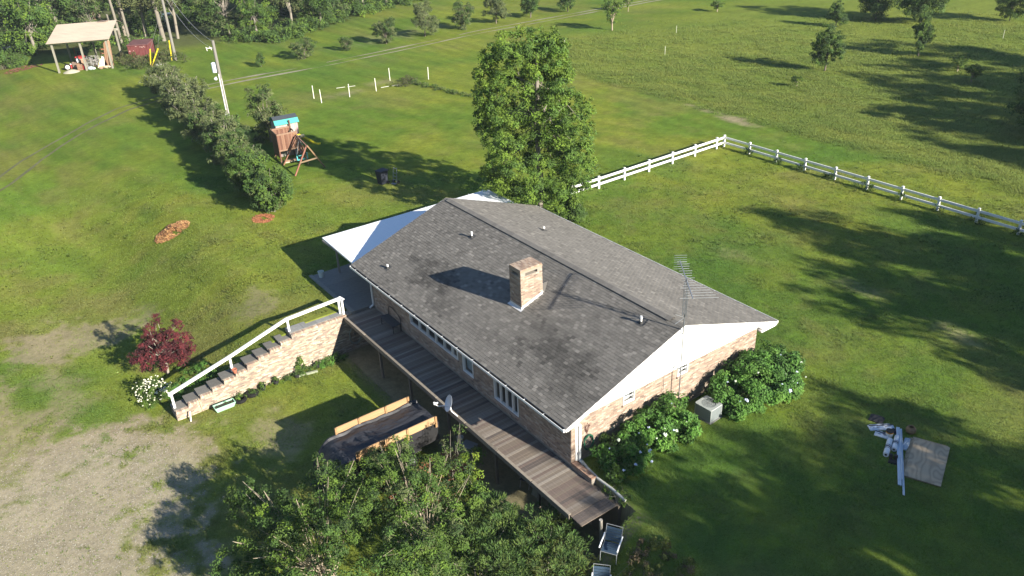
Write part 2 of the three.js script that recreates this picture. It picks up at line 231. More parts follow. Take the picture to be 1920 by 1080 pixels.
// ---------------------------------------------------------------- brick house
const HL = 8.895, HW = 6.083, EAVE = 2.113, RIDGE = 4.245, SL = (RIDGE - EAVE) / HW, ALPHA = Math.atan(SL), SLOPE = Math.hypot(HW, RIDGE - EAVE);
const BR = [[.50, .375, .285], [.45, .33, .25], [.54, .42, .325], [.41, .295, .225], [.58, .47, .37], [.48, .36, .285], [.34, .25, .2], [.60, .50, .41], [.51, .38, .285]];
const brickMat = std(WH, { map: grainT(6), roughness: .95 }), mortarMat = std([.34, .30, .25], { map: grainT(6), roughness: 1 });
function bricks(mb, o, ux, uz, nx, nz, w, h, ok = () => true, seed = 1, pal = BR) { // running bond on a vertical face: o = lower left corner, (ux, uz) along, (nx, nz) outwards
  const r = rngOf(seed), L = .195, H = .057, PL = .205, PH = .0675, pr = .012;
  for (let j = 0; j * PH + H <= h + .002; j++) for (let i = -1; i * PL < w; i++) {
    let a = i * PL + (j % 2 ? PL / 2 : 0), b = a + L; a = Math.max(0, a); b = Math.min(w, b); if (b - a < .04 || !ok((a + b) / 2, j * PH + H / 2, a, b)) { r(); continue; }
    const y0 = o[1] + j * PH, k = pr * (.6 + .7 * r()), pc = pal[Math.floor(r() * pal.length)], v = .66 + .3 * r(), col = [pc[0] * v, pc[1] * v, pc[2] * v];
    const P = (u, y, d) => [o[0] + ux * u + nx * d, y, o[2] + uz * u + nz * d], f = [P(a, y0, k), P(b, y0, k), P(b, y0 + H, k), P(a, y0 + H, k)], g = [P(a, y0, 0), P(b, y0, 0), P(b, y0 + H, 0), P(a, y0 + H, 0)];
    const fl = cross(sub(f[1], f[0]), sub(f[3], f[0])), out = fl[0] * nx + fl[2] * nz > 0, Q = (A, B, C, D) => out ? mb.quad(A, B, C, D, col) : mb.quad(D, C, B, A, col);
    Q(f[0], f[1], f[2], f[3]); Q(f[3], f[2], g[2], g[3]); Q(f[1], f[0], g[0], g[1]); Q(f[0], f[3], g[3], g[0]); Q(f[2], f[1], g[1], g[2]);
  }
}
const house = thing('brick_house', 'long single storey brick house with a grey brown shingle gable roof', 'house');
const X0 = -7.6, X1 = 8.66, Z0 = -5.0, Z1 = 5.66, WT = 2.0; // wall planes
const winDeck = [[-3.6, .71, .80, 1.9], [1.1, 1.93, .46, 1.9], [3.55, 5.28, .32, 1.9]], winGable = [[2.41, 3.02, 1.63, 2.14], [-.62, -.02, 1.66, 2.14]];
{ // masonry with the window openings left out
  const wall = new MB(), t = .22, slabX = (x0, x1, y0, y1) => { if (x1 - x0 > .01 && y1 - y0 > .01) wall.box((x0 + x1) / 2, (y0 + y1) / 2, Z1 - t / 2, x1 - x0, y1 - y0, t); };
  let x = X0; for (const [a, b, s, h] of winDeck) { slabX(x, a, 0, WT); slabX(a, b, 0, s); slabX(a, b, h, WT); x = b; } slabX(x, X1, 0, WT);
  let z = Z1 - t; const slabZ = (a, b, y0, y1) => wall.box(X1 - t / 2, (y0 + y1) / 2, (a + b) / 2, t, y1 - y0, Math.abs(b - a));
  for (const [a, b, s, h] of winGable) { slabZ(z, b, 0, 2.16); slabZ(b, a, 0, s); slabZ(b, a, h, 2.16); z = a; } slabZ(z, Z0, 0, 2.16);
  wall.box(X0 + t / 2, WT / 2, (Z0 + Z1 - t) / 2, t, WT, Z1 - t - Z0 - .002).box((X0 + X1) / 2, WT / 2, Z0 + t / 2 - .003, X1 - X0 - 2 * t - .004, WT, t);
  wall.box((X0 + X1) / 2, -1.22, Z1 - .11, X1 - X0 - .01, 2.42, .2).box((X0 + X1) / 2, .02, (Z0 + Z1) / 2 - .1, X1 - X0 - .5, .06, Z1 - Z0 - .6); // basement wall under the deck, floor inside
  const w = wall.build('wall', mortarMat, house), b1 = new MB(), b2 = new MB(), b3 = new MB();
  bricks(b1, [X1, 0, Z1], 0, -1, 1, 0, Z1 - Z0, 2.15, (u, y, a, b) => !winGable.some(([p, q, s, h]) => Z1 - b < q && Z1 - a > p && y > s - .07 && y < h + .03), 3);
  bricks(b2, [X0, 0, Z1], 1, 0, 0, 1, X1 - X0, 1.98, (u, y, a, b) => !winDeck.some(([p, q, s, h]) => X0 + b > p && X0 + a < q && y > s - .07 && y < h + .03), 4);
  bricks(b3, [X0, 0, Z1], 0, -1, -1, 0, Z1 - Z0, 1.98, undefined, 5);
  b1.build('brick', brickMat, w, 'stuff'); b2.build('brick', brickMat, w, 'stuff'); b3.build('brick', brickMat, w, 'stuff');
  const gl = new MB(); bricks(gl, [X0, -2.3, Z1], 1, 0, 0, 1, X1 - X0, 2.2, undefined, 6); gl.build('brick', brickMat, w, 'stuff');
}
function windowAt(parent, P, w, y0, y1, cols, muntins, sillDepth = .09) { // P(u, y, d): u along the wall, d outwards
  const f = new MB(), T = .035, B = (u0, u1, a, b, d0, d1) => { const v = []; for (const y of [a, b]) for (const [u, d] of [[u0, d1], [u1, d1], [u1, d0], [u0, d0]]) v.push(P(u, y, d)); f.hex(v); };
  B(0, T, y0, y1, -.1, .03); B(w - T, w, y0, y1, -.1, .03); B(T, w - T, y0, y0 + T, -.1, .03); B(T, w - T, y1 - T, y1, -.1, .03);
  const win = f.build('window', M.white, parent), m = new MB(), uu = Array.isArray(cols) ? cols : [...Array(cols - 1)].map((_, i) => w * (i + 1) / cols), F = f; f.p = []; f.n = []; f.c = []; f.u = [];
  const one = n => { f.build(n, M.white, win); f.p = []; f.n = []; f.c = []; f.u = []; };
  for (const u of uu) { B(u - .018, u + .018, y0 + T, y1 - T, -.09, .026); one('mullion'); } if (muntins) for (const y of muntins) { B(T, w - T, y - .014, y + .014, -.035, -.01); one('sash_bar'); }
  const edges = [T, ...uu, w - T];
  for (let i = 0; i < edges.length - 1; i++) { const q = new MB(), a = edges[i] + (i ? .019 : .001), b = edges[i + 1] - (i < edges.length - 2 ? .019 : .001); q.quad(P(a, y0 + T, -.05), P(b, y0 + T, -.05), P(b, y1 - T, -.05), P(a, y1 - T, -.05)); q.build('pane', M.glass, win); }
  const s = new MB(), v = []; for (const y of [y0 - .06, y0 - .004]) for (const [u, d] of [[-.05, sillDepth], [w + .05, sillDepth], [w + .05, -.1], [-.05, -.1]]) v.push(P(u, y, d)); s.hex(v, [.46, .34, .27]); s.build('sill', M.any, win);
  return win;
}
windowAt(house, (u, y, d) => [-3.6 + u, y, Z1 + d], 4.31, .80, 1.9, [.86, 1.6, 2.37, 3.12, 3.81], null);
windowAt(house, (u, y, d) => [1.1 + u, y, Z1 + d], .83, .46, 1.9, 1, null); windowAt(house, (u, y, d) => [3.55 + u, y, Z1 + d], 1.73, .32, 1.9, [.44, .86, 1.32], null);
windowAt(house, (u, y, d) => [X1 + d, y, 3.02 - u], .61, 1.63, 2.14, 1, [1.9]); windowAt(house, (u, y, d) => [X1 + d, y, -.02 - u], .6, 1.66, 2.14, 1, [1.91]);
{ // blinds and curtains seen through the panes
  for (let i = 0; i < 9; i++) { const c = new MB(); c.box(1.17 + i * .087, 1.2, Z1 - .19, .07, 1.3, .012 + .01 * (i % 2), [.3, .38, .4]); c.build('blind_slat', M.plain, house); } { const c = new MB(); c.box(.47, 1.35, Z1 - .18, .46, 1.05, .01, [.5, .44, .33]); c.build('curtain', M.plain, house); } for (const z of [2.72, -.32]) { const c = new MB(); c.box(X1 - .2, 1.9, z, .01, .6, .7, [.3, .32, .33]); c.build('curtain', M.plain, house); }
}
{ // gable cladding: tall white sheets with joints between
  const top = z => EAVE + SL * (HW - Math.abs(z)) - .13, sheets = [5.66, 4.6, 3.4, 2.2, 1.0, 0, -1.2, -2.4, -3.6, -5.0];
  for (const [sx, xx, nn] of [[1, X1 + .012, 'siding_panel'], [-1, X0 - .012, 'siding_panel']]) for (let i = 0; i < sheets.length - 1; i++) {
    const m = new MB(), a = sheets[i] - (i ? .004 : 0), b = sheets[i + 1] + .004, y0 = 2.165, d = .018 * sx, q = [[xx, y0, a], [xx, y0, b], [xx, Math.max(y0, top(b)), b], [xx, Math.max(y0, top(a)), a]], e = q.map(p => [p[0] + d, p[1], p[2]]);
    if (sx > 0) { m.quad(e[0], e[1], e[2], e[3]); m.quad(q[0], q[1], e[1], e[0]); m.quad(e[1], q[1], q[2], e[2]); m.quad(q[0], e[0], e[3], q[3]); } else { m.quad(e[3], e[2], e[1], e[0]); m.quad(e[0], e[1], q[1], q[0]); }
    m.build(nn, M.whiteWall, house);
  }
  for (const x of [X1 - .1, X0 + .1]) { const core = new MB(); core.quad([x, 2.0, Z1 - .05], [x, 2.0, Z0 + .05], [x, 2.45, Z0 + .05], [x, top(0), 0]), core.tri([x, 2.0, Z1 - .05], [x, top(0), 0], [x, 2.16, Z1 - .05]); core.build('gable_core', mortarMat, house); }
  const trim = new MB(); trim.box(X1 + .025, 2.14, .33, .05, .05, 10.66).box(X1 + .018, 1.04, 5.42, .035, 2.08, .1); trim.build('trim_board', M.white, house);
}
// roof: deck slab, shingles, ridge vent, fascia, soffit, gutters
const roofP = (x, s, side, up = 0) => { const c = Math.cos(ALPHA), n = Math.sin(ALPHA); return [x, EAVE + s * n + up * c, side * (HW - s * c + up * n)]; };
const slab = new MB();
for (const sd of [1, -1]) { const v = []; for (const up of [-.11, -.012]) { const q = [roofP(-HL, 0, sd, up), roofP(HL, 0, sd, up), roofP(HL, SLOPE, sd, up), roofP(-HL, SLOPE, sd, up)]; v.push(...(sd > 0 ? q : [q[1], q[0], q[3], q[2]])); } slab.hex(v, [.5, .46, .4]); }
const roof = slab.build('roof', M.wood, house);
const onChimney = (x, z) => x > 1.3 && x < 2.28 && z > 1.85 && z < 3.16;
const TONES = []; for (let i = 0; i < 14; i++) { const t = i / 13, b = lerp(.066, .305, t); TONES.push([b * 1.0, b * .93, b * .82]); }
{
  const E = .1432, N = 45, Wd = .212, mb = new MB(), rnd = rngOf(11), cand = [];
  const stain = (x, s) => { // dark algae growth on the deck-side slope
    let d = 0; for (const [cx, cs, rx, rs, k] of [[-3.2, 2.0, 2.8, 1.0, .9], [-1.6, 1.0, 1.6, .6, .6], [5.6, 2.1, 2.2, 1.1, 1], [4.2, 2.9, 1.4, .8, .55], [6.9, 1.2, 1.4, .7, .6], [1.8, 1.0, 2, .5, .35]]) d = Math.max(d, k * ss(1.25, .3, Math.hypot((x - cx) / rx, (s - cs) / rs) + (fbm(x * 1.3, s * 1.3, 4) - .5) * 1.7)); return d; };
  for (const sd of [1, -1]) for (let j = 0; j < N; j++) {
    const s0 = j * E - .012, off = (j % 2) * Wd / 2 + (rnd() - .5) * .05;
    for (let i = 0; i < 88; i++) {
      let a = -HL - Wd + off + i * Wd, b = a + Wd - .012; const full = a >= -HL && b <= HL; a = Math.max(a, -HL - .01); b = Math.min(b, HL + .01); if (b - a < .03) continue;
      const xm = (a + b) / 2, c = roofP(xm, s0 + E / 2, sd); if (sd > 0 && onChimney(xm, c[2])) continue;
      let t = .40 + .2 * rnd() + (rnd() < .09 ? .3 : 0) - (rnd() < .1 ? .16 : 0) + (fbm(xm * .5, s0 * .8 + sd * 9, 3) - .5) * .22; if (sd > 0) t -= stain(xm, s0) * .42; else t += .06;
      const k = Math.round(clamp(t) * 13), lift = .010 + rnd() * .006; cand.push({ a, b, s0, sd, k, lift, full, c, d: camera.position.distanceTo(new THREE.Vector3(...c)) });
    }
  }
  const shapes = (m, a, b, s0, sd, lift, col, x0 = 0, o = [0, 0, 0]) => {
    const q = [roofP(a, s0, sd, lift), roofP(b, s0, sd, lift), roofP(b, s0 + E + .02, sd, .002), roofP(a, s0 + E + .02, sd, .002), roofP(a, s0, sd, -.01), roofP(b, s0, sd, -.01), roofP(b, s0 + E + .02, sd, -.01), roofP(a, s0 + E + .02, sd, -.01)].map(p => sub(p, o));
    const F = (A, B, C, D) => sd > 0 ? m.quad(A, B, C, D, col) : m.quad(D, C, B, A, col); F(q[0], q[1], q[2], q[3]); F(q[4], q[5], q[1], q[0]); F(q[5], q[6], q[2], q[1]); F(q[7], q[4], q[0], q[3]);
  };
  const shMat = std(WH, { map: grainT(7), roughness: .95 }), near = cand.filter(q => q.full && q.sd > 0).sort((p, q) => p.d - q.d).slice(0, 300), set = new Set(near);
  const toneMat = TONES.map(c => std(c, { map: shMat.map, roughness: .95 })), forms = [.010, .013, .016].map(l => { const m = new MB(); shapes(m, -.1, .1, 0, 1, l, WH, 0, roofP(0, 0, 1)); return m.geo(); });
  for (const q of near) { const m = put('shingle', forms[Math.min(2, Math.floor((q.lift - .010) / .002))], toneMat[q.k], roof); m.position.set(...roofP((q.a + q.b) / 2, q.s0, 1)); }
  for (const q of cand) if (!set.has(q)) { const v = .94 + .12 * rnd(), t = TONES[q.k]; shapes(mb, q.a, q.b, q.s0, q.sd, q.lift, [t[0] * v, t[1] * v, t[2] * v]); }
  mb.build('shingle', shMat, roof, 'stuff');
  // ridge vent: a raised cap along the ridge, its own cap shingles on top
  for (let i = 0; i < 58; i++) { const m = new MB(), x0 = -8.55 + i * .29, x1 = x0 + .285, k = TONES[Math.round(clamp(.5 + .25 * rnd()) * 13)]; for (const sd of [1, -1]) { const a = SLOPE - .2, q = [roofP(x0, a, sd, .06), roofP(x1, a, sd, .06), [x1, RIDGE + .075, 0], [x0, RIDGE + .075, 0], roofP(x0, a, sd, .045), roofP(x1, a, sd, .045)]; sd > 0 ? m.quad(q[0], q[1], q[2], q[3], k).quad(q[4], q[5], q[1], q[0], k) : m.quad(q[3], q[2], q[1], q[0], k).quad(q[0], q[1], q[5], q[4], k); } m.build('ridge_cap', shMat, roof); }
  const vent = new MB(); for (const sd of [1, -1]) { const a = SLOPE - .165; const v = [roofP(-8.5, a, sd, 0), roofP(8.2, a, sd, 0), roofP(8.2, a, sd, .05), roofP(-8.5, a, sd, .05)]; sd > 0 ? vent.quad(...v, [.012, .012, .012]) : vent.quad(v[3], v[2], v[1], v[0], [.012, .012, .012]); } vent.build('ridge_vent', M.plain, roof);
  const mb2 = new MB(); for (const sd of [1, -1]) for (const [x0, x1] of [[8.27, HL], [-HL, -8.55]]) { const q = [roofP(x0, SLOPE - .16, sd, .014), roofP(x1, SLOPE - .16, sd, .014), [x1, RIDGE + .018, 0], [x0, RIDGE + .018, 0]]; sd > 0 ? mb2.quad(...q, TONES[7]) : mb2.quad(q[3], q[2], q[1], q[0], TONES[7]); } mb2.build('ridge_cap', shMat, roof);
}
{ // rake boards, soffits, eave boards
  const f = new MB(); for (const x of [HL + .012, -HL - .012]) for (const sd of [1, -1]) f.bar(roofP(x, -.0, sd, -.09), roofP(x, SLOPE - .03, sd, -.09), .024, .17, WH, [0, 1, 0]);
  for (const sd of [1, -1]) f.box(0, EAVE - .11, sd * (HW - .02), 2 * HL - .002, .16, .03); f.build('rake_board', M.white, house);
  const s = new MB(); s.box(0, 1.985, (Z1 + HW - .04) / 2 + .02, 2 * HL - .06, .02, HW - Z1 - .06).box(0, 1.985, (Z0 - HW + .04) / 2 - .02, 2 * HL - .06, .02, HW + Z0 - .06);
  for (const sd of [1, -1]) { const g = (x0, x1) => { const q = [roofP(x0, .1, sd, -.125), roofP(x1, .1, sd, -.125), roofP(x1, SLOPE - .05, sd, -.125), roofP(x0, SLOPE - .05, sd, -.125)]; sd > 0 ? s.quad(q[3], q[2], q[1], q[0]) : s.quad(...q); }; g(X1 + .03, HL - .01); g(-HL + .01, X0 - .04); }
  s.build('soffit', M.white, house);
  const r = new MB(); r.box(HL - .16, 1.985, -5.55, .28, .2, .95, WH); r.build('eave_return', M.white, house);
}
for (const [sd, x0, x1] of [[1, -8.86, 8.88], [-1, -8.86, 8.86]]) { // open gutters: a trough with a rolled lip
  const g = new MB(), z = sd * HW, d = .12 * sd, w = .004; const P = (x, y, k) => [x, y, z + d * k];
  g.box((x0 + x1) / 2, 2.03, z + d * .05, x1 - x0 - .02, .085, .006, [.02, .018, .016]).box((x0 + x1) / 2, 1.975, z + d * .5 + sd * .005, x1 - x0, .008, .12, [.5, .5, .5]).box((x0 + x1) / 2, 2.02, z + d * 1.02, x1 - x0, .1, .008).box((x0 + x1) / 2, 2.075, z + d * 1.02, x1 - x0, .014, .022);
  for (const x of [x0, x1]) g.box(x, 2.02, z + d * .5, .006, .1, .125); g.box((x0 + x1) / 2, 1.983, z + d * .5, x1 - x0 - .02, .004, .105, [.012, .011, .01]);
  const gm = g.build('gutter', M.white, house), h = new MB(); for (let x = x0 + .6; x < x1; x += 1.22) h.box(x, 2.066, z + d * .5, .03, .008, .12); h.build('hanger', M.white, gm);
}
{ const d = new MB(); d.bar([X0 + .05, 1.95, Z1 + .4], [X0 + .05, 1.75, Z1 + .07], .07, .07).bar([X0 + .05, 1.78, Z1 + .07], [X0 + .05, .12, Z1 + .07], .07, .07).bar([X0 + .05, .15, Z1 + .07], [X0 + .05, .02, Z1 + .3], .07, .07); d.build('downspout', M.white, house); }
{ const d = new MB(); d.bar([X1 + .1, 1.98, 5.5], [X1 + .08, 1.8, 5.3], .08, .08).bar([X1 + .08, 1.84, 5.3], [X1 + .08, .1, 5.3], .09, .07).bar([X1 + .08, .12, 5.3], [X1 + .3, .04, 5.3], .09, .07); d.build('downspout', M.white, house); }
{ // small lights and soffit fittings under the eave by the far corner, floodlight at the near one
  const f = new MB(); f.ball(-7.9, 1.93, 5.95, .07).ball(-5.4, 1.93, 6.0, .06).ball(8.3, 1.93, 6.0, .07).ball(8.1, 1.9, 6.08, .05); f.build('floodlight', M.white, house);
}
// roof vents
for (const [x, z, h, s] of [[-6.6, 5.1, .2, 1], [-4.42, 1.28, .3, 1], [7.33, .85, .32, 1], [-3.53, -2.66, .2, 1]]) {
  const y = EAVE + SL * (HW - Math.abs(z)), v = new MB(); v.cyl(x, y + .06, z, .04, y + h, .04, 10).cyl(x, y + h - .09, z, .055, y + h + .01, .055, 10); const p = v.build('vent_pipe', M.white, house);
  const b = new MB(); b.cyl(x, y - .02, z, .1, y + .1, .05, 12, [.05, .05, .05]); const n = z > 0 ? 1 : -1, q = (dx, dz) => [x + dx, EAVE + SL * (HW - Math.abs(z + dz)) + .016, z + dz]; n > 0 ? b.quad(q(-.16, .16), q(.16, .16), q(.16, -.18), q(-.16, -.18), [.06, .06, .06]) : b.quad(q(-.16, .18), q(.16, .18), q(.16, -.16), q(-.16, -.16), [.06, .06, .06]); b.build('flashing', M.plain, p);
}
{ // chimney
  const x0 = 1.38, x1 = 2.2, z0 = 1.92, z1 = 3.1, yt = 4.95, ys0 = 4.74, ys1 = 4.88, c = new MB(), cx = (x0 + x1) / 2, cz = (z0 + z1) / 2, w = x1 - x0, l = z1 - z0;
  c.box(cx, (2.9 + ys0) / 2, cz, w, ys0 - 2.9, l).box(cx, (ys1 + yt) / 2, cz, w, yt - ys1, l); for (const [px, pz] of [[x0, z0], [x0, z1], [x1, z0], [x1, z1]]) c.box(px + (px < cx ? .1 : -.1), (ys0 + ys1) / 2, pz + (pz < cz ? .13 : -.13), .2, ys1 - ys0, .26);
  const ch = c.build('chimney', mortarMat, house), b = new MB(), slot = (lo, hi) => (u, y, a, bb) => !(2.9 + y > ys0 - .02 && 2.9 + y < ys1 + .02 && bb > lo && a < hi), H = yt - 2.9;
  bricks(b, [x1, 2.9, z1], 0, -1, 1, 0, l, H, slot(.24, l - .24), 31); bricks(b, [x0, 2.9, z1], 1, 0, 0, 1, w, H, slot(.2, w - .2), 32); bricks(b, [x0, 2.9, z1], 0, -1, -1, 0, l, H, slot(.24, l - .24), 33); bricks(b, [x0, 2.9, z0], 1, 0, 0, -1, w, H, slot(.2, w - .2), 34);
  b.build('brick', brickMat, ch, 'stuff');
  const k = new MB(); k.box(cx, yt + .035, cz, w + .03, .07, l + .03, [.40, .29, .21]); k.build('cap', brickMat, ch); const cp = new MB(), rr = rngOf(9);
  for (let i = 0; i < 4; i++) for (let j = 0; j < 16; j++) { const t = BR[Math.floor(rr() * BR.length)], v = .72 + .2 * rr(); cp.box(x0 + .1 + i * .207, yt + .1, z0 + .04 + j * .0735, .2, .062 + rr() * .006, .066, [t[0] * v, t[1] * v * .96, t[2] * v * .92]); } cp.build('brick', brickMat, ch, 'stuff');
  const f = new MB(), ry = z => EAVE + SL * (HW - z), F = .13; const v = []; f.quad([x1 + .022, ry(z1) - .0, z1 + .02], [x1 + .022, ry(z0), z0 - .02], [x1 + .022, ry(z0) + F, z0 - .02], [x1 + .022, ry(z1) + F, z1 + .02]).quad([x0 - .02, ry(z1) - .02, z1 + .022], [x1 + .02, ry(z1) - .02, z1 + .022], [x1 + .02, ry(z1) + F, z1 + .022], [x0 - .02, ry(z1) + F, z1 + .022]).quad([x0 - .022, ry(z0), z0 - .02], [x0 - .022, ry(z1), z1 + .02], [x0 - .022, ry(z1) + F, z1 + .02], [x0 - .022, ry(z0) + F, z0 - .02]);
  f.quad([x0 - .1, ry(z1 + .13) + .017, z1 + .13], [x1 + .1, ry(z1 + .13) + .017, z1 + .13], [x1 + .1, ry(z1) + .017, z1], [x0 - .1, ry(z1) + .017, z1]); f.build('flashing', std([.62, .62, .62], { roughness: .6 }), ch);
  const cr = new MB(), pk = [cx, ry(z0) + .2, z0 - .02], bk = [cx, ry(z0 - .62) + .02, z0 - .62], L = [x0 - .12, ry(z0) + .02, z0], Rr = [x1 + .12, ry(z0) + .02, z0]; cr.tri(Rr, bk, pk, TONES[6]).tri(pk, bk, L, TONES[6]); cr.build('cricket', M.any, ch);
}
// ---------------------------------------------------------------- raised wooden deck along the house
{
  const deck = thing('wooden_deck', 'long raised deck of weathered grey boards along the house wall', 'deck', [0, 0, 0]), r = rngOf(41);
  const tones = [[.215, .18, .145], [.25, .215, .18], [.19, .155, .125], [.29, .255, .215], [.235, .2, .165], [.175, .135, .115], [.12, .1, .09], [.33, .295, .25]].map(c => std(c, { map: woodZ, roughness: .95 }));
  const forms = [0, 1, 2, 3].map(k => { const m = new MB(), l = 1.66 + k * .012; m.box(0, 0, 0, .134, .036, l); return m.geo(); });
  for (let i = 0; i < 135; i++) {
    const x = -7.62 + i * .1405, damp = x > 9.6 ? .5 : 0, q = r(), t = damp && q < .75 ? [2, 5, 6][Math.floor(r() * 3)] : q < .06 ? 7 : q < .12 ? 6 : Math.floor(r() * 6), b = put('plank', forms[Math.floor(r() * 4)], tones[t], deck);
    b.position.set(x, -.118 + (r() - .5) * .014 - (x > 10.6 ? (x - 10.6) * .05 : 0), 6.53 + (r() - .5) * .016); b.rotation.set((r() - .5) * .004, (r() - .5) * .006, (r() - .5) * .02);
  }
  const rim = new MB(), c = () => { const v = .75 + r() * .5; return [.27 * v, .235 * v, .19 * v]; }; for (let i = 0; i < 8; i++) rim.box(-7.66 + i * 2.29 + 1.145, -.165 + (r() - .5) * .012, 7.41 + (r() - .5) * .012, 2.275, .19, .045, c()); rim.build('rim_beam', M.wood, deck);
  const edge = new MB(); for (let i = 0; i < 8; i++) edge.box(-7.66 + i * 2.29 + 1.145, -.062 + (r() - .5) * .008, 7.37, 2.26 - r() * .05, .035, .12, c()); edge.build('edge_board', M.wood, deck);
  const j = new MB(); for (let x = -7.4; x < 11.2; x += .61) j.box(x, -.22, 6.5, .04, .16, 1.6, [.1, .085, .07]); j.box(1.7, -.24, 5.72, 18.6, .2, .04, [.1, .085, .07]).box(1.75, -.36, 7.15, 18.5, .2, .09, [.1, .085, .07]); j.build('joist', M.wood, deck);
  for (const x of [-4.38, -1.41, 2.0, 5.64, 8.5]) { const m = new MB(), y = land(x, 7.15); m.box(x, (y - .26) / 2 - .1, 7.15, .11, -.26 - y, .11, [.2, .17, .14]); m.build('post', M.wood, deck); }
  const e = new MB(), y = land(11.3, 6.5); e.tube([[11.2, y, 6.34], [11.41, -.2, 6.58]], .065, 8, [.45, .42, .37]); e.build('post', M.wood, deck);
}
{ // things on and under the deck
  const t = thing('patio_table', 'low dark metal patio table on the shaded far end of the deck', 'table', [-5.2, -.1, 5.98]);
  const top = new MB(); top.box(0, .44, 0, 1.35, .025, .48, [.06, .06, .065]); top.build('table_top', M.plain, t); const fr = new MB(), k = [.025, .022, .022];
  for (const x of [-.62, .62]) for (const z of [-.2, .2]) fr.bar([x, 0, z], [x, .43, z], .03, .03, k); fr.build('leg', M.plain, t);
  const b = new MB(), y0 = .43; b.tube([[-.62, 0, -.22], [-.62, .75, -.22], [-.5, .95, -.22], [-.2, 1.0, -.22], [.3, .9, -.22], [.62, .74, -.22], [.62, 0, -.22]].map(p => [p[0], p[1], p[2] - .03]), .022, 6, k); b.build('frame_hoop', M.plain, t);
  const dish = thing('satellite_dish', 'grey satellite dish on a bent arm at the outer deck edge', 'satellite dish', [3.1, -.06, 7.38], 0);
  const m = new MB(); m.tube([[0.1, 0, 0], [-.18, .16, .12], [-.28, .42, .12]], .028, 8, [.7, .7, .7]); m.build('mast', M.plain, dish);
  const R = new THREE.Mesh(); { const d = new MB(), prof = []; for (let i = 0; i <= 6; i++) prof.push([i / 6 * .36, (i / 6) ** 2 * .07]); d.lathe(0, 0, 0, prof, 22, [.55, .6, .64]); const pr2 = prof.slice().reverse().map(p => [p[0], p[1] - .012]); d.lathe(0, 0, 0, pr2, 22, [.5, .54, .58]); d.lathe(0, 0, 0, [[.36, .058], [.368, .064], [.36, .07]], 22, [.6, .64, .67]); const q = put('reflector', d.geo(), std(WH, { roughness: .45 }), dish); q.position.set(-.28, .52, .12); q.quaternion.setFromUnitVectors(new THREE.Vector3(0, 1, 0), new THREE.Vector3(-.28, .42, .86).normalize()); }
  const a = new MB(); a.tube([[-.3, .42, .14], [-.75, .24, .42], [-.86, .3, .5]], .018, 6, [.75, .75, .75]); a.build('feed_arm', M.plain, dish); const f = new MB(); f.cyl(-.9, .3, .52, .045, .4, .05, 10, [.8, .8, .8]).box(-.86, .34, .44, .06, .06, .16, [.78, .78, .78]); f.build('receiver', M.plain, dish);
  const hose = (name, label, pos, turns, R_, col, nrm) => { const o = thing(name, label, 'hose', pos), h = new MB(), r = rngOf(77), pts = []; for (let i = 0; i <= turns * 16; i++) { const t = i / 16 * 6.283, rr = R_ * (.86 + .2 * r()), u = Math.cos(t) * rr, v = Math.sin(t) * rr * (nrm === 'x' ? 1.5 : 1.15), w = .03 + .09 * r(); pts.push(nrm === 'x' ? [w, v, u] : [w, v, u]); } h.tube(pts, .014, 6, col); h.build('coil', M.plain, o); const k = new MB(); k.cyl(0, -.02, 0, .05, .07, .05, 10, [.1, .1, .1]).box(.02, R_ * 1.3, 0, .1, .06, .12, [.12, .12, .12]); k.build('hanger', M.plain, o); return o; };
  hose('garden_hose', 'green garden hose looped on the sunlit gable wall beside the white downspout', [8.68, .78, 4.86], 6, .24, [.01, .11, .055], 'x');
  hose('garden_hose', 'pale grey hose coiled on the shaded brick wall under the deck', [-7.68, -1.28, 6.95], 5, .36, [.25, .27, .24], 'x');
  const pl = thing('leafless_vine', 'small dry vine clinging to the gable bricks above the green hose', 'vine', [8.68, 1.25, 4.9]); const v = new MB(), r = rngOf(3); for (let i = 0; i < 12; i++) v.tube([[.01, -.1 + r() * .1, (r() - .5) * .1], [.03, .15 + r() * .2, (r() - .5) * .3], [.02, .2 + r() * .3, (r() - .5) * .45]], .006, 4, [.12, .05, .04]); v.build('stem', M.plain, pl);
  const bk = thing('bucket', 'pale grey bucket in the shade under the deck edge', 'bucket', G(2.49, 6.95)); const b1 = new MB(); b1.lathe(0, 0, 0, [[0, .01], [.12, 0], [.16, .36], [.17, .37], [.15, .37], [.11, .03], [0, .03]], 16, [.55, .57, .56]); b1.build('pail', M.plain, bk); const bh = new MB(); bh.tube([[-.16, .35, 0], [-.12, .2, .14], [.12, .2, .14], [.16, .35, 0]], .006, 5, [.4, .4, .4]); bh.build('handle', M.plain, bk);
  const bn = thing('storage_tub', 'low grey storage tub beside the pale bucket under the deck', 'tub', G(3.15, 6.9), .4); const tb = new MB(); tb.box(0, .16, 0, .6, .32, .42, [.2, .23, .25]); tb.build('body', M.plain, bn); const tl = new MB(); tl.box(0, .335, 0, .64, .03, .46, [.28, .31, .33]); tl.build('lid', M.plain, bn);
  const dr = thing('leaning_board', 'pale board leaning against a post under the deck near the bushes', 'board', G(7.3, 6.4), .3); const d2 = new MB(); d2.bar([0, 0, 0], [.25, 1.5, -.35], .5, .03, [.32, .33, .27], [0, .2, 1]); d2.build('sheet', M.wood, dr);
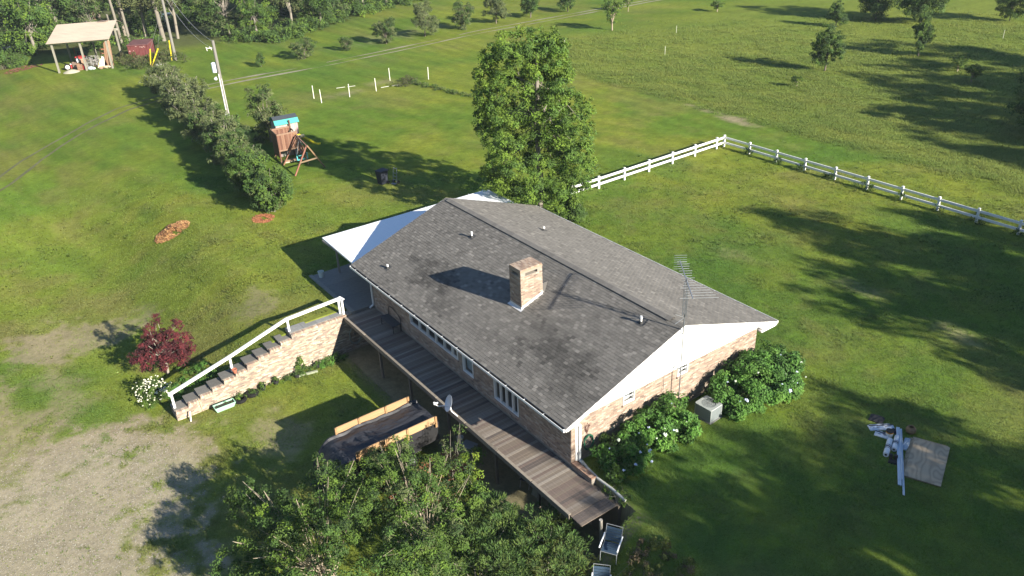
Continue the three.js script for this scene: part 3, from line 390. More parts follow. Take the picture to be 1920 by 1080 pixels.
  const d3 = thing('garden_chair', 'dark folded garden chair beside the leaning board under the deck', 'chair', G(6.5, 6.3), .5); const fc = new MB(); for (const x of [-.2, .2]) { fc.tube([[x, 0, .2], [x, .9, -.1]], .015, 6, [.3, .3, .3]); fc.tube([[x, 0, -.2], [x, .5, .15]], .015, 6, [.3, .3, .3]); } fc.build('frame', M.plain, d3); const fs = new MB(); fs.box(0, .42, .02, .4, .02, .36, [.05, .05, .06]).bar([0, .5, .04], [0, .88, -.1], .38, .015, [.05, .05, .06], [0, 0, 1]); fs.build('seat', M.plain, d3);
}
// ---------------------------------------------------------------- patio slab, carport
{
  const p = new THREE.Group(); p.name = 'patio'; p.userData.kind = 'structure'; scene.add(p); const r = rngOf(8), xs = [-13.05, -11.3, -9.5, -7.73], zs = [-6.2, -3, .2, 3.4, 6.75];
  for (let i = 0; i < 3; i++) for (let j = 0; j < 4; j++) { const m = new MB(), v = .78 + .3 * r(); m.box((xs[i] + xs[i + 1]) / 2, -.11, (zs[j] + zs[j + 1]) / 2, xs[i + 1] - xs[i] - .012, .3, zs[j + 1] - zs[j] - .012, [v, v, v * .98]); m.build('concrete_slab', M.concrete, p); }
  const k = new MB(); k.box(-10.4, -.1, 6.86, 5.4, .36, .2, [1.15, 1.12, 1.02]); k.build('kerb', M.concrete, p);
  const c = thing('carport', 'open carport with a flat white roof against the far gable', 'carport');
  const m = new MB(), v = []; for (const up of [-.09, 0]) v.push([-13.35, 2.0 + up, 5.72], [-8.72, 2.1 + up, 5.95], [-8.72, 2.1 + up, -5.5], [-13.2, 2.0 + up, -5.6]); m.hex(v); m.build('roof_panel', M.membrane, c);
  for (let i = 0; i < 11; i++) { const s = new MB(), z = 5.2 - i * 1.05; s.bar([-13.3, 2.004, z], [-8.75, 2.104, z + .03], .035, .012); s.build('seam', M.membrane, c); }
  const b = new MB(); b.box(-12.3, 1.86, .05, .1, .13, 11, [.35, .34, .32]); for (let z = -5; z < 6; z += 1.2) b.bar([-13.15, 1.885, z], [-8.8, 1.975, z], .05, .1, [.3, .29, .27]); b.build('beam', M.wood, c);
  for (const z of [5.39, 1.9, -1.7, -5.2]) { const q = new MB(); q.box(-12.37, .92, z, .09, 1.76, .09, [.34, .33, .3]); q.build('post', M.wood, c); }
  const bk = thing('bucket', 'white bucket at the lawn corner of the carport slab', 'bucket', [-12.5, .05, 6.45]); const b1 = new MB(); b1.lathe(0, 0, 0, [[0, .01], [.12, 0], [.165, .36], [.18, .37], [.155, .37], [.11, .04], [0, .04]], 16, [.62, .68, .64]); b1.build('pail', M.plain, bk);
}
// ---------------------------------------------------------------- brick stair with white handrail
const STEP_Y = [-.27, -.45, -.63, -.80, -1.05, -1.20, -1.42, -1.57, -1.72, -1.92];
{
  const st = thing('brick_staircase', 'outdoor brick stair with grey treads descending from the deck corner', 'staircase'), XF = -7.72, XB = -8.56, z0 = 10.33, dz = .617, w = new MB();
  w.box((XF + XB) / 2, -1.4, (7.24 + 10.3) / 2, XF - XB, 2.72, 10.3 - 7.24).box(-7.97, -1.3, 6.3, .42, 2.5, 1.86); STEP_Y.forEach((y, i) => { const a = z0 - .03 + i * dz; w.box((XF + XB) / 2, (y - .06 - 2.8) / 2, a + dz / 2, XF - XB, y - .06 + 2.8, dz); });
  const body = w.build('wall', mortarMat, st), b = new MB(), topAt = z => z < 10.3 ? -.13 : STEP_Y[Math.min(9, Math.floor((z - z0 + .03) / dz))] - .12;
  const pal = [[.50, .38, .28], [.56, .45, .33], [.44, .33, .25], [.62, .52, .39], [.40, .30, .24], [.66, .57, .45], [.33, .26, .21]];
  bricks(b, [XF, -2.75, 16.47], 0, -1, 1, 0, 16.47 - 5.68, 2.66, (u, y) => -2.75 + y + .03 < topAt(16.47 - u), 51, pal); bricks(b, [XB, -2.75, 16.47], 1, 0, 0, 1, XF - XB, .72, undefined, 52, pal); b.build('brick', brickMat, body, 'stuff');
  const rw = new MB(), r = rngOf(13), rl = (z, y) => { const t = pal[Math.floor(r() * 7)], v = .8 + .35 * r(); rw.box(XF - .085 + .014 + (r() - .5) * .006, y - .05, z, .2, .1, .062, [t[0] * v, t[1] * v * .93, t[2] * v * .9]); };
  for (let z = 7.27; z < 10.28; z += .0685) rl(z, -.02); STEP_Y.forEach((y, i) => { for (let k = 0; k < 9; k++) rl(z0 + i * dz + k * .0675, y); }); rw.build('coping_brick', brickMat, st, 'stuff');
  for (let i = 0; i < 4; i++) { const m = new MB(), v = .9 + .25 * r(); m.box((XF - .19 + XB) / 2, -.055, 7.24 + .383 + i * .766, XF - XB - .19, .09, .756, [v, v, v]); m.build('landing_slab', M.concrete, st); }
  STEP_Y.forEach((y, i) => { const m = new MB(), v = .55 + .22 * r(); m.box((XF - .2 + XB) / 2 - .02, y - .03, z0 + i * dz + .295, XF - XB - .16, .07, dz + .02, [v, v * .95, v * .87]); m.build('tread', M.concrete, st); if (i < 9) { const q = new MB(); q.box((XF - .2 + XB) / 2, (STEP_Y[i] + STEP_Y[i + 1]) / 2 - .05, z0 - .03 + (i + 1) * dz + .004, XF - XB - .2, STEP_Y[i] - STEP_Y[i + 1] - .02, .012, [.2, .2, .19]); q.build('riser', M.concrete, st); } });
  const h = thing('stair_handrail', 'white painted timber handrail above the brick stair', 'handrail'), P = [[-8.12, -1.08, 16.52], [-8.1, -.22, 13.42], [-8.14, .72, 10.28], [-8.1, .88, 7.28]];
  for (let i = 0; i < 3; i++) { const m = new MB(); m.bar(P[i], P[i + 1], .15, .06); m.bar(add(P[i], [0, -.07, 0]), add(P[i + 1], [0, -.07, 0]), .045, .09); m.build('rail', M.white, h); }
  for (const [x, y0, y1, z] of [[-8.12, -1.9, -1.1, 16.4], [-8.1, -1.1, -.25, 13.4], [-8.14, -.05, .68, 10.24], [-8.1, -.05, .84, 7.42], [-7.95, -.05, .82, 7.3]]) { const m = new MB(); m.box(x, (y0 + y1) / 2, z, .1, y1 - y0, .1); m.build('post', M.white, h); } { const m = new MB(); m.bar([-8.18, .9, 7.3], [-7.84, .86, 7.22], .1, .05); m.build('rail', M.white, h); }
  const tp = thing('flower_pot', 'small terracotta pot by the middle handrail post on the stair', 'pot', [-7.84, STEP_Y[4] + .0, 13.36]); const t = new MB(); t.lathe(0, 0, 0, [[0, .0], [.07, 0], [.11, .17], [.13, .17], [.13, .22], [.11, .22], [.1, .18], [0, .18]], 14, [.36, .12, .07]); t.build('pot', M.plain, tp);
  // low brick wall and white pipe at the near corner of the house
  const lw = thing('low_brick_wall', 'short brick retaining wall at the near house corner beside the deck', 'wall'), lm = new MB(), lb = new MB(); lm.box(9.27, -1.1, 5.56, 1.2, 2.36, .2).box(10.6, -1.35, 5.57, 1.45, 2.3, .16, [.5, .45, .38]); lm.build('core', mortarMat, lw); bricks(lb, [8.68, -2.28, 5.665], 1, 0, 0, 1, 1.19, 2.36, undefined, 61); for (let i = 0; i < 16; i++) { const t = BR[(i * 5) % 9]; lb.box(8.72 + i * .0735, .1, 5.55, .066, .06, .24, [t[0] * .8, t[1] * .66, t[2] * .6]); } lb.build('brick', brickMat, lw, 'stuff');
  const pp = thing('drain_pipe', 'dirty white drain pipe lying on the grass beyond the deck end', 'pipe'), pm = new MB(); pm.tube([[8.78, .1, 5.25], [9.3, .09, 5.36], [9.95, .07, 5.42], [10.7, .06, 5.38], [11.45, .05, 5.42]], .055, 10, [.55, .55, .5]); pm.build('pipe', std(WH, { map: grainT(2), roughness: .7 }), pp);
}
// ---------------------------------------------------------------- television mast on the gable
{
  const a = thing('television_antenna', 'tall lattice television antenna mast standing against the near gable', 'antenna'), x = 9.04, z = .22, m = new MB(), g = [.42, .44, .46];
  m.cyl(x, 0, z, .022, 4.9, .022, 8, g); m.build('mast', M.steel, a); const l = new MB(), T = k => [x + .09 * Math.cos(k * 2.094), 0, z + .09 * Math.sin(k * 2.094)];
  for (let k = 0; k < 3; k++) { const p = T(k); l.cyl(p[0], 4.8, p[2], .013, 6.3, .013, 6, g); } for (let y = 4.85; y < 6.3; y += .2) for (let k = 0; k < 3; k++) { const p = T(k), q = T(k + 1); l.bar([p[0], y, p[2]], [q[0], y + .2, q[2]], .012, .012, g); } l.build('lattice', M.steel, a);
  const d = norm([-.80, .04, -.60]), B = t => [x + d[0] * t, 6.36 + d[1] * t, z + d[2] * t], s = norm(cross(d, [0, 1, 0])), bm = new MB(); bm.cyl(x, 6.2, z, .02, 6.5, .02, 8, g); bm.bar(B(-1.3), B(1.6), .03, .03, [.6, .62, .64]); bm.build('boom', M.steel, a);
  for (let i = 0; i < 16; i++) { const t = -1.25 + i * .185, L = i < 6 ? .95 - i * .07 : .26 + .04 * (i % 3), e = new MB(), c = B(t); e.tube([add(c, s, i < 6 && i % 4 ? -.2 : -L * .5), add(c, s, L)], .011, 5, [.75, .75, .72]); e.build('element', M.steel, a); }
  const f = new MB(); for (let k = -3; k <= 3; k++) f.tube([add(B(1.5), [0, .1 * k, 0], 1), add(add(B(1.5), [0, .1 * k, 0]), s, .25)], .007, 5, [.7, .72, .74]), f.tube([add(B(1.5), [0, .1 * k, 0], 1), add(add(B(1.5), [0, .1 * k, 0]), s, -.25)], .007, 5, [.7, .72, .74]); f.build('reflector', M.steel, a);
  const br = new MB(); br.bar([x, 4.75, z], [x - .15, 4.95, z + .35], .02, .02, [.7, .7, .68]).bar([x, 4.75, z], [x - .1, 4.55, z + .4], .02, .02, [.7, .7, .68]).bar([x, 4.0, z], [8.9, 4.0, z], .03, .03, g).bar([x, 2.3, z], [8.7, 2.3, z], .03, .03, g); br.build('bracket', M.steel, a);
  const cb = thing('antenna_cable', 'thin dark cable running down the white gable left of the mast', 'cable'), cm = new MB(); cm.tube([[8.98, 4.0, .3], [8.93, 3.75, .85], [8.75, 2.2, .86], [8.72, .2, .84]], .008, 5, [.08, .08, .08]); cm.build('cable', M.plain, cb);
}
// ---------------------------------------------------------------- white rail fence
{
  const f = thing('rail_fence', 'white two rail fence turning a corner around the back lawn', 'fence'), C = [-12.5325, 0, -27.4135], dA = [.9999, 0, -.01388], dB = [.01388, 0, .9999], r = rngOf(5);
  const post = (() => { const m = new MB(); m.box(0, .44, 0, .125, .88, .125).box(0, .895, 0, .15, .03, .15); m.hex([[-.06, .91, .06], [.06, .91, .06], [.06, .91, -.06], [-.06, .91, -.06], [-.01, .945, .01], [.01, .945, .01], [.01, .945, -.01], [-.01, .945, -.01]]); return m.geo(); })();
  const at = [], run = (d, list) => { let prev = null; for (const t of list) { const p = add(C, d, t); if (!(prev === null && list[0] === 0 && at.includes('c'))) { const o = put('post', post, M.white, f); o.position.set(...p); } at.push('c'); if (prev) for (const y of [.32, .72]) { const m = new MB(); m.bar(add([prev[0], y, prev[2]], d, .06), add([p[0], y, p[2]], d, -.06), .06, .15); m.build('rail', M.white, f); } prev = p; } };
  run(dA, [...Array(13)].map((_, i) => i * 2.44)); run(dB, [0, ...[...Array(7)].map((_, i) => .875 + i * 2.44)]);
}
// ---------------------------------------------------------------- foliage
const GREEN = [[.07, .135, .02], [.09, .16, .022], [.055, .11, .02], [.11, .185, .024], [.075, .145, .03]];
const FRESH = [[.15, .23, .024], [.19, .26, .028], [.13, .21, .022]];
const DARKG = [[.056, .105, .022], [.072, .13, .025], [.046, .088, .022], [.088, .145, .027]];
const GREYG = [[.13, .16, .058], [.11, .14, .05], [.155, .185, .07], [.09, .125, .042]];
const HYDR = [[.075, .18, .028], [.095, .215, .032], [.06, .15, .024], [.115, .24, .036]];
const MAPLE = [[.115, .020, .026], [.085, .014, .02], [.15, .028, .032], [.065, .014, .018]];
const JUNI = [[.085, .16, .036], [.07, .13, .032], [.115, .19, .04], [.10, .15, .03]];
function leaves(m, r, cl, n, len, wid, pal, o = {}) { // cl: clumps [x, y, z, r]; every clump gets smaller sprays of leaves
  const rn = () => { let a, b, c, l; do { a = r() * 2 - 1; b = r() * 2 - 1; c = r() * 2 - 1; l = a * a + b * b + c * c; } while (l > 1 || l < .01); l = Math.sqrt(l); return [a / l, b / l, c / l]; };
  for (const [x, y, z, R, pal2] of cl) {
    const k = o.sprays || 9, pl = pal2 || pal;
    for (let i = 0; i < k; i++) {
      const d = rn(), q = R * (.25 + .75 * Math.cbrt(r())), c = [x + d[0] * q, y + d[1] * q * (o.flat || .85), z + d[2] * q], sr = R * (o.sub || .42) * (.6 + .7 * r()), base = pl[Math.floor(r() * pl.length)], sv = .78 + .44 * r();
      const cnt = Math.round(n * R * R / k * (.6 + .8 * r()));
      for (let j = 0; j < cnt; j++) {
        const e = rn(), t = Math.cbrt(.15 + .85 * r()), p = [c[0] + e[0] * sr * t, c[1] + e[1] * sr * t * .75, c[2] + e[2] * sr * t], nn = norm([e[0] * .5 + d[0] * .5 + (r() - .5) * 1.3, e[1] * .4 + .55 + (r() - .5) * 1.1, e[2] * .5 + d[2] * .5 + (r() - .5) * 1.3]);
        let tx = o.tip ? norm(add(add([e[0] * .6, .25 + (r() - .3) * .8, e[2] * .6], d, .5), rn(), .35)) : norm(cross(nn, rn())); const s = norm(cross(nn, tx)), L = len * (.65 + .7 * r()), W = wid * (.7 + .6 * r()), f = W * .25;
        const a = p, b = add(p, tx, L), lft = add(add(add(p, tx, L * .45), s, W / 2), nn, f), rgt = add(add(add(p, tx, L * .45), s, -W / 2), nn, f), v = sv * (.8 + .4 * r()), col = [base[0] * v, base[1] * v, base[2] * v];
        m.tri(a, rgt, b, col); m.tri(a, b, lft, col);
      }
    }
  }
}
function limbs(m, r, base, cl, r0, col, o = {}) { // trunk splits towards clumps
  const hub = o.hub || [base[0], base[1] + (o.fork || .35) * Math.max(...cl.map(c => c[1] - base[1])), base[2]];
  if (!o.multi) m.tube([base, add(lerp3(base, hub, .5), [(r() - .5) * r0 * 2, 0, (r() - .5) * r0 * 2]), hub], r0, 9, col, r0 * .72);
  for (const c of cl) { if (o.frac && r() > o.frac) continue; const b = o.multi ? add(base, [(r() - .5) * o.multi, 0, (r() - .5) * o.multi]) : lerp3(base, hub, .45 + .55 * r()), e = [c[0], c[1] + c[3] * (o.reach ?? .3), c[2]], mid = add(lerp3(b, e, .5), [(r() - .5) * .3, .12 * Math.hypot(...sub(e, b)) * r(), (r() - .5) * .3]), rr = r0 * (o.k || .38) * (.7 + .6 * r()); m.tube([b, mid, e], rr, 5, col, rr * .25, false); }
}
const lerp3 = (a, b, t) => [lerp(a[0], b[0], t), lerp(a[1], b[1], t), lerp(a[2], b[2], t)];
const crownIn = (r, n, cx, cy, cz, rx, ry, rz, s0, s1, shape = () => 1) => { const c = []; let k = 0; while (c.length < n && k++ < 9999) { const a = r() * 2 - 1, b = r() * 2 - 1, d = r() * 2 - 1, l = Math.hypot(a, b, d); if (l > 1 || l < .35) continue; const w = shape(b); c.push([cx + a * rx * w, cy + b * ry, cz + d * rz * w, lerp(s0, s1, r())]); } return c; };
function plant(name, label, cat, pos, group) { return thing(name, label, cat, pos, 0, group); }
{ // the tall tree behind the carport
  const r = rngOf(101), t = plant('tall_tree', 'tall leafy green tree rising behind the white carport roof', 'tree', [-10.9, 0, -8.05]), RT = [.59, 0, -.81], FW = [-.81, 0, -.59];
  const C = [[-2.6, 10.3, .85], [-1.6, 10.8, 1], [-.4, 11, 1], [.7, 11.1, .9], [1.3, 10.8, .8], [-3, 9.4, .8], [-1.9, 9.4, .8], [.2, 9.7, 1.1], [1.4, 9.5, .9], [-3.1, 8, .9], [-2.2, 8.2, .75], [-.8, 8.5, .9], [.9, 8.3, 1], [1.5, 8.8, .8], [-3.0, 6.9, 1], [-2, 7, 1], [-.5, 7.2, 1.1], [1, 7, 1.1], [2.1, 6.9, .85], [2.9, 7.1, .6], [-2.9, 5.8, 1], [-1.8, 5.6, 1], [-.3, 5.6, 1.1], [1, 5.6, 1.2], [2.3, 5.7, .9], [3, 5.8, .5], [-2.6, 4.4, .8], [-1.6, 4.3, 1], [0, 4.2, 1.1], [1.5, 4.3, 1.1], [2.6, 4.3, .9], [-2.9, 3, .9, FRESH], [-2.2, 2.7, .8, FRESH], [-.4, 3, 1], [1.2, 3, 1.1], [2.3, 3, 1], [-1.5, 1.7, 1], [0, 1.6, 1], [1.4, 1.8, 1]];
  const cl = []; for (const [dx, h, R, pal] of C) for (const s of [-1, 1]) { const dep = s * (.4 + 2.1 * r()) * (h > 9 ? .7 : 1) * (Math.abs(dx) > 2.6 ? .5 : 1); cl.push([RT[0] * dx + FW[0] * dep, h, RT[2] * dx + FW[2] * dep, R * (s > 0 ? 1 : .92), pal || (h > 8.6 && r() < .55 ? FRESH.concat(GREEN) : r() < .2 ? FRESH.concat(GREEN) : GREEN)]); }
  const tr = new MB(); tr.tube([[0, -.1, 0], [.1, 3, -.05], [-.1, 6, .1], [0, 9, 0], [.1, 10.6, .1]], .2, 10, WH, .04); limbs(tr, r, [0, 1.5, 0], cl.filter((_, i) => i % 2), .16, WH, { hub: [0, 9, 0], k: .22, reach: 0 }); tr.build('trunk', M.paleBark, t);
  const m = new MB(); leaves(m, r, cl.map(c => [c[0], c[1], c[2], c[3] * .94, c[4].map(q => q[0] > .12 ? [.15, .235, .026] : [q[0] * 1.36, q[1] * 1.3, q[2] * 1.1])]), 1300, .16, .076, GREEN, { sprays: 18, sub: .3 }); m.build('crown', M.leaf, t);
  const s = plant('round_shrub', 'dense dark green shrub at the foot of the tall tree', 'shrub', [-9.2, 0, -9.2]), m2 = new MB(), r2 = rngOf(7); leaves(m2, r2, [...crownIn(r2, 14, 0, .9, 0, .95, .6, .95, .45, .6), [0, .9, 0, .9], [0, .4, 0, .8]], 2200, .09, .055, DARKG.concat(GREEN), { sprays: 9 }); m2.build('foliage', M.leaf, s); const k = new MB(); for (let i = 0; i < 6; i++) k.tube([[0, 0, 0], [(r2() - .5) * 1.2, 1.2, (r2() - .5) * 1.2]], .03, 5); k.build('stem', M.bark, s);
}
{ // row of shrubs running away to the upper left
  const H = [[-23.9, 4.95, 3.1, 1.75, 'green rounded shrub at the near end of the long shrub row', 0], [-27.6, 4.6, 3.4, 1.9, 'second shrub of the long row counted from its near end', 0], [-31.8, 4.1, 3.5, 2.0, 'third shrub of the long row counted from its near end', 1], [-36.2, 3.6, 3.6, 2.1, 'fourth shrub of the long row counted from its near end', 1], [-41.2, 3.4, 3.5, 2.3, 'fifth shrub of the long row just below the utility pole', 1], [-47, 2.6, 3.7, 2.5, 'bare twigged grey green shrub beside the utility pole in the long row', 2], [-53.2, 1.9, 3.6, 2.6, 'twiggy shrub second from the far end of the long row', 2], [-59.5, 1.4, 3.5, 2.7, 'far end shrub of the long row nearest the red shed', 2]];
  for (const [x, z, h, w, label, k] of H) {
    const r = rngOf(Math.round(300 - x * 7)), s = plant('hedge_shrub', label, 'shrub', [x, 0, z], 'shrubs of the long row'), cl = [...crownIn(r, 26, 0, h * .55, 0, w * .82, h * .38, w * .82, .5, .78, b => b > .3 ? .8 : 1), [0, h * .5, 0, w * .6]], m = new MB(), t = new MB();
    leaves(m, r, cl, k === 2 ? 800 : k ? 1000 : 1250, .17, .085, k === 2 ? GREYG : k ? GREYG.concat(DARKG) : DARKG.concat(GREEN, GREYG.slice(0, 1)), { sprays: 9, sub: .4 }); m.build('foliage', M.leaf, s);
    limbs(t, r, [0, 0, 0], cl.concat(k ? cl : []), .1, k ? [1.5, 1.5, 1.5] : WH, { multi: .5, k: k ? .3 : .25, reach: k === 2 ? 1.15 : k ? .95 : .5 }); t.build('branch', M.paleBark, s);
  }
}
const fieldTree = (seed, h, w, cy, pal, n, leaf, trunkCol, shape) => { const r = rngOf(seed), cl = crownIn(r, 24, 0, cy, 0, w, h - cy - .4, w, w * .32, w * .46, shape), m = new MB(), t = new MB(); leaves(m, r, cl, n, leaf, leaf * .5, pal, { sprays: 8, sub: .42 }); limbs(t, r, [0, 0, 0], cl, .09, trunkCol, { fork: .5 }); return [m.geo(), t.geo()]; };
{
  const mk = (geo, name, label, pos, group) => { const t = plant(name, label, 'tree', pos, group); put('crown', geo[0], M.leaf, t); put('trunk', geo[1], M.bark, t); return t; };
  const a = fieldTree(201, 4.3, 1.6, 1.9, GREYG.concat(DARKG), 950, .17, WH), b = fieldTree(202, 4.2, 1.5, 2.0, DARKG.concat(GREEN), 950, .17, WH, y => .75 - .35 * y), c = fieldTree(203, 4.6, 1.75, 2.0, GREYG, 700, .17, WH), d = fieldTree(204, 4.4, 1.2, 2.6, FRESH.concat(GREEN), 750, .17, [2.4, 2.3, 2.2]);
  const row = 'small trees in the row beyond the dirt track';
  const A = mk(a, 'small_tree', 'first small tree of the far row, nearest the shrub row', [-66.6, 0, -27.1], row); A.scale.setScalar(.82);
  const C = mk(c, 'small_tree', 'second tree of the far row beyond the track', [-66.9, 0, -32.9], row);
  again(A, 'third tree of the far row beyond the track', [-67.2, 0, -39.1], 2, .9); again(C, 'pale twiggy fourth tree of the far row beyond the track', [-67, 0, -44.2], 1, .9);
  const Bt = mk(b, 'small_tree', 'dark fifth tree of the far row beyond the track', [-66.9, 0, -50], row); again(Bt, 'dark sixth tree of the far row near the top edge', [-66.4, 0, -56.3], 2, .85);
  again(A, 'low pale bush left of the far tree row beside the track', [-66.7, 0, -21.7], 4, .45); again(A, 'small bush on the grass before the wood edge above the shrub row', [-66.4, 0, -16.1], 1, [.8, .6, .8]); again(Bt, 'tiny bush on the grass right of the utility pole', [-66.3, 0, -10.7], 3, .42);
  const D = mk(d, 'slender_tree', 'bright green slender tree with a white trunk beside the track', [-52, 0, -51.7]); again(D, 'narrow small tree right of the white trunked tree beyond the track', [-60, 0, -62], 2, [.5, .75, .5]);
  const L = mk(fieldTree(206, 4.6, 1.55, 2.5, DARKG.concat(GREEN), 1200, .16, WH, y => .85 - .3 * y), 'meadow_tree', 'lone round green tree standing in the middle of the meadow', [-21.25, 0, -52.5]);
  again(L, 'thin dark tree in the meadow right of the lone round tree', [-18.3, 0, -64.4], 1, [.72, .95, .72]); again(Bt, 'pale small tree in the meadow before the dark tree clump', [-33.4, 0, -71.8], 4, .8);
  const k = mk(fieldTree(207, 7.5, 3.2, 3.6, DARKG.concat(GREEN), 520, .22, WH), 'spreading_tree', 'left dark spreading tree of the clump at the top edge of the meadow', [-32.6, 0, -79]); again(k, 'right spreading tree of the clump at the top edge of the meadow', [-27.5, 0, -80.5], 2, .92); again(k, 'dense dark round tree near the top right corner', [-20.4, 0, -88], 4, [.62, .72, .62]);
  again(k, 'broad green tree reaching in at the right edge of the meadow', [2.5, 0, -47.2], 1.5, .8);
  const sm = (n, label, x, z, s) => again(D, label, [x, 0, z], n, s); sm(1, 'little dark bush at the top of the meadow by the track', -50.8, -70, [.7, .4, .7]); sm(2, 'tiny sapling in the meadow below the lone round tree', -19.4, -45.5, [.4, .3, .4]); sm(3, 'small shrub in tree shade right of the thin meadow tree', -12.2, -60.9, [.7, .45, .7]); sm(4, 'sapling just below the shaded shrub at the right of the meadow', -9.3, -58, [.55, .45, .55]);
  const p = mk(fieldTree(208, 5.2, 1.6, 2.4, GREYG.concat(DARKG), 950, .16, [1.6, 1.6, 1.6]), 'small_tree', 'grey green conical tree behind the wooden play set', [-38.6, 0, -.9]);
}
{ // purple maple, white flowering bush, ground cover
  const r = rngOf(401), t = plant('purple_maple', 'small dark red leaved tree on the left lawn beside the stair', 'tree', G(-12, 15.7)), RT = [.59, 0, -.81], FW = [-.81, 0, -.59];
  const C = [[-.15, 3.0, .34], [-.35, 2.6, .35], [1.0, 2.75, .3], [1.05, 2.45, .3], [.1, 2.35, .5], [.7, 2.1, .5], [1.35, 2.0, .42], [-.55, 2.3, .35], [-1.1, 1.55, .48], [-.7, 1.3, .5], [-1.45, 1.25, .42], [-.1, 1.15, .55], [.5, 1.3, .55], [1.0, 1.4, .5], [1.5, 1.25, .45], [1.2, .95, .4], [-.9, .95, .4], [.2, .8, .45], [-.4, 1.7, .35], [1.5, 1.7, .3]], cl = [];
  for (const [a, h, R] of C) for (const s of [-1, 1]) { const d = s * (.15 + .6 * r()); cl.push([RT[0] * a * .8 + FW[0] * d, h, RT[2] * a * .8 + FW[2] * d, R * .8]); }
  const m = new MB(); leaves(m, r, cl, 2600, .085, .06, MAPLE, { sprays: 10, flat: .6 }); m.build('crown', M.leaf, t); const b = new MB(); limbs(b, r, [0, 0, 0], cl, .07, [1.3, 1.3, 1.25], { fork: .45, k: .34 }); b.build('trunk', M.paleBark, t);
  const w = plant('white_flower_bush', 'rounded bush covered in small white flowers beside the stair foot', 'bush', G(-10.3, 16.85)), r2 = rngOf(402), cw = crownIn(r2, 22, 0, .45, 0, .8, .38, .8, .28, .38), wm = new MB(); leaves(wm, r2, cw, 2600, .06, .035, [[.07, .13, .02], [.10, .17, .025], [.06, .11, .02]], { sprays: 8 }); wm.build('foliage', M.leaf, w);
  const fg = new MB(), fw = []; for (const c of cw) for (let i = 0; i < 10; i++) { const a = r2() * 6.28, e = r2() * 1.3; fg.ball(c[0] + Math.cos(a) * Math.cos(e) * c[3] * 1.1, c[1] + Math.sin(e) * c[3] * 1.05, c[2] + Math.sin(a) * Math.cos(e) * c[3] * 1.1, .025 + .03 * r2(), .6, [.78, .77, .58], 6); } fg.build('blossom', M.plain, w, 'stuff');
  const gc = plant('ground_cover', 'bright green ground cover plants between the dark red tree and the handrail', 'plants', G(-10.3, 15.2)), gm = new MB(), r3 = rngOf(403), gcl = []; for (let i = 0; i < 46; i++) { const x = (r3() - .5) * 2.6, z = (r3() - .5) * 2.6; gcl.push([x, land(-10.3 + x, 15.2 + z) - land(-10.3, 15.2) + .08, z, .26]); } leaves(gm, r3, gcl, 1800, .07, .045, HYDR, { sprays: 6, flat: .5 }); gm.build('foliage', M.leaf, gc); gc.userData.kind = 'stuff';
}
{ // hydrangeas by the near gable
  const defs = [['large blue hydrangea bush at the far side of the air conditioner', [9.85, 0, -3.85], [[-.3, .7, 1.2, .72], [.3, .7, .7, .85], [.5, .8, -.3, .9], [-.3, .95, -.3, .8], [.2, .7, -1.3, .75], [-.4, .9, -1.2, .65], [.8, .5, 1.1, .6], [.9, .5, .2, .7], [-.4, .6, 1.9, .62], [.5, .5, 1.8, .62], [.1, .5, -1.9, .6], [.8, .5, -1.1, .6], [.9, .55, -.5, .65], [0, 1.05, .5, .7], [-.1, .62, 2.35, .5], [.75, .4, 2.2, .45]], 22], ['middle hydrangea bush against the gable wall left of the air conditioner', [9.7, 0, 1.7], [[-.2, .7, -.9, .7], [.3, .75, -.1, .8], [-.1, .85, .8, .75], [.55, .45, .6, .6], [.5, .5, -.7, .6], [-.2, .6, 1.4, .6], [.3, .5, 1.3, .55], [-.3, .9, 0, .7]], 12], ['lower hydrangea bush nearest the green hose', [9.8, 0, 4.05], [[-.2, .6, -.6, .65], [.3, .55, .3, .65], [-.2, .55, .6, .55], [.5, .4, -.3, .55], [.4, .4, .8, .45], [-.3, .6, 0, .55]], 7]];
  defs.forEach(([label, pos, cl, nf], i) => {
    const r = rngOf(500 + i), t = plant('hydrangea', label, 'hydrangea', pos, 'hydrangeas along the gable'), m = new MB(), up = []; leaves(m, r, cl.map(c => [c[0], c[1], c[2], c[3] * 1.12]), 3000, .12, .085, HYDR.concat(i === 2 ? GREEN : []), { sprays: 14, sub: .34 }); m.build('foliage', M.leaf, t);
    const s = new MB(); limbs(s, r, [0, 0, 0], cl, .05, WH, { multi: 1.2, k: .4 }); s.build('stem', M.bark, t);
    for (let k = 0; k < nf; k++) { const c = cl[Math.floor(r() * cl.length)], a = -1.2 + r() * 2.6, e = .1 + r() * 1.2, R = c[3] * 1.16, p = [c[0] + Math.cos(a) * Math.cos(e) * R, c[1] + Math.sin(e) * R * .9, c[2] + Math.sin(a) * Math.cos(e) * R], b = new MB(), q = .03 + .035 * r() * r() * 2, col = r() < .4 ? [.62, .68, .55] : [.55, .62, .8]; for (let j = 0; j < 16; j++) { const u = r() * 6.28, v = r() * 1.4 - .3; b.ball(p[0] + Math.cos(u) * Math.cos(v) * q * .8, p[1] + Math.sin(v) * q * .8, p[2] + Math.sin(u) * Math.cos(v) * q * .8, q * .38, 1, col, 6); } b.build('blossom', M.plain, t); }
  });
}
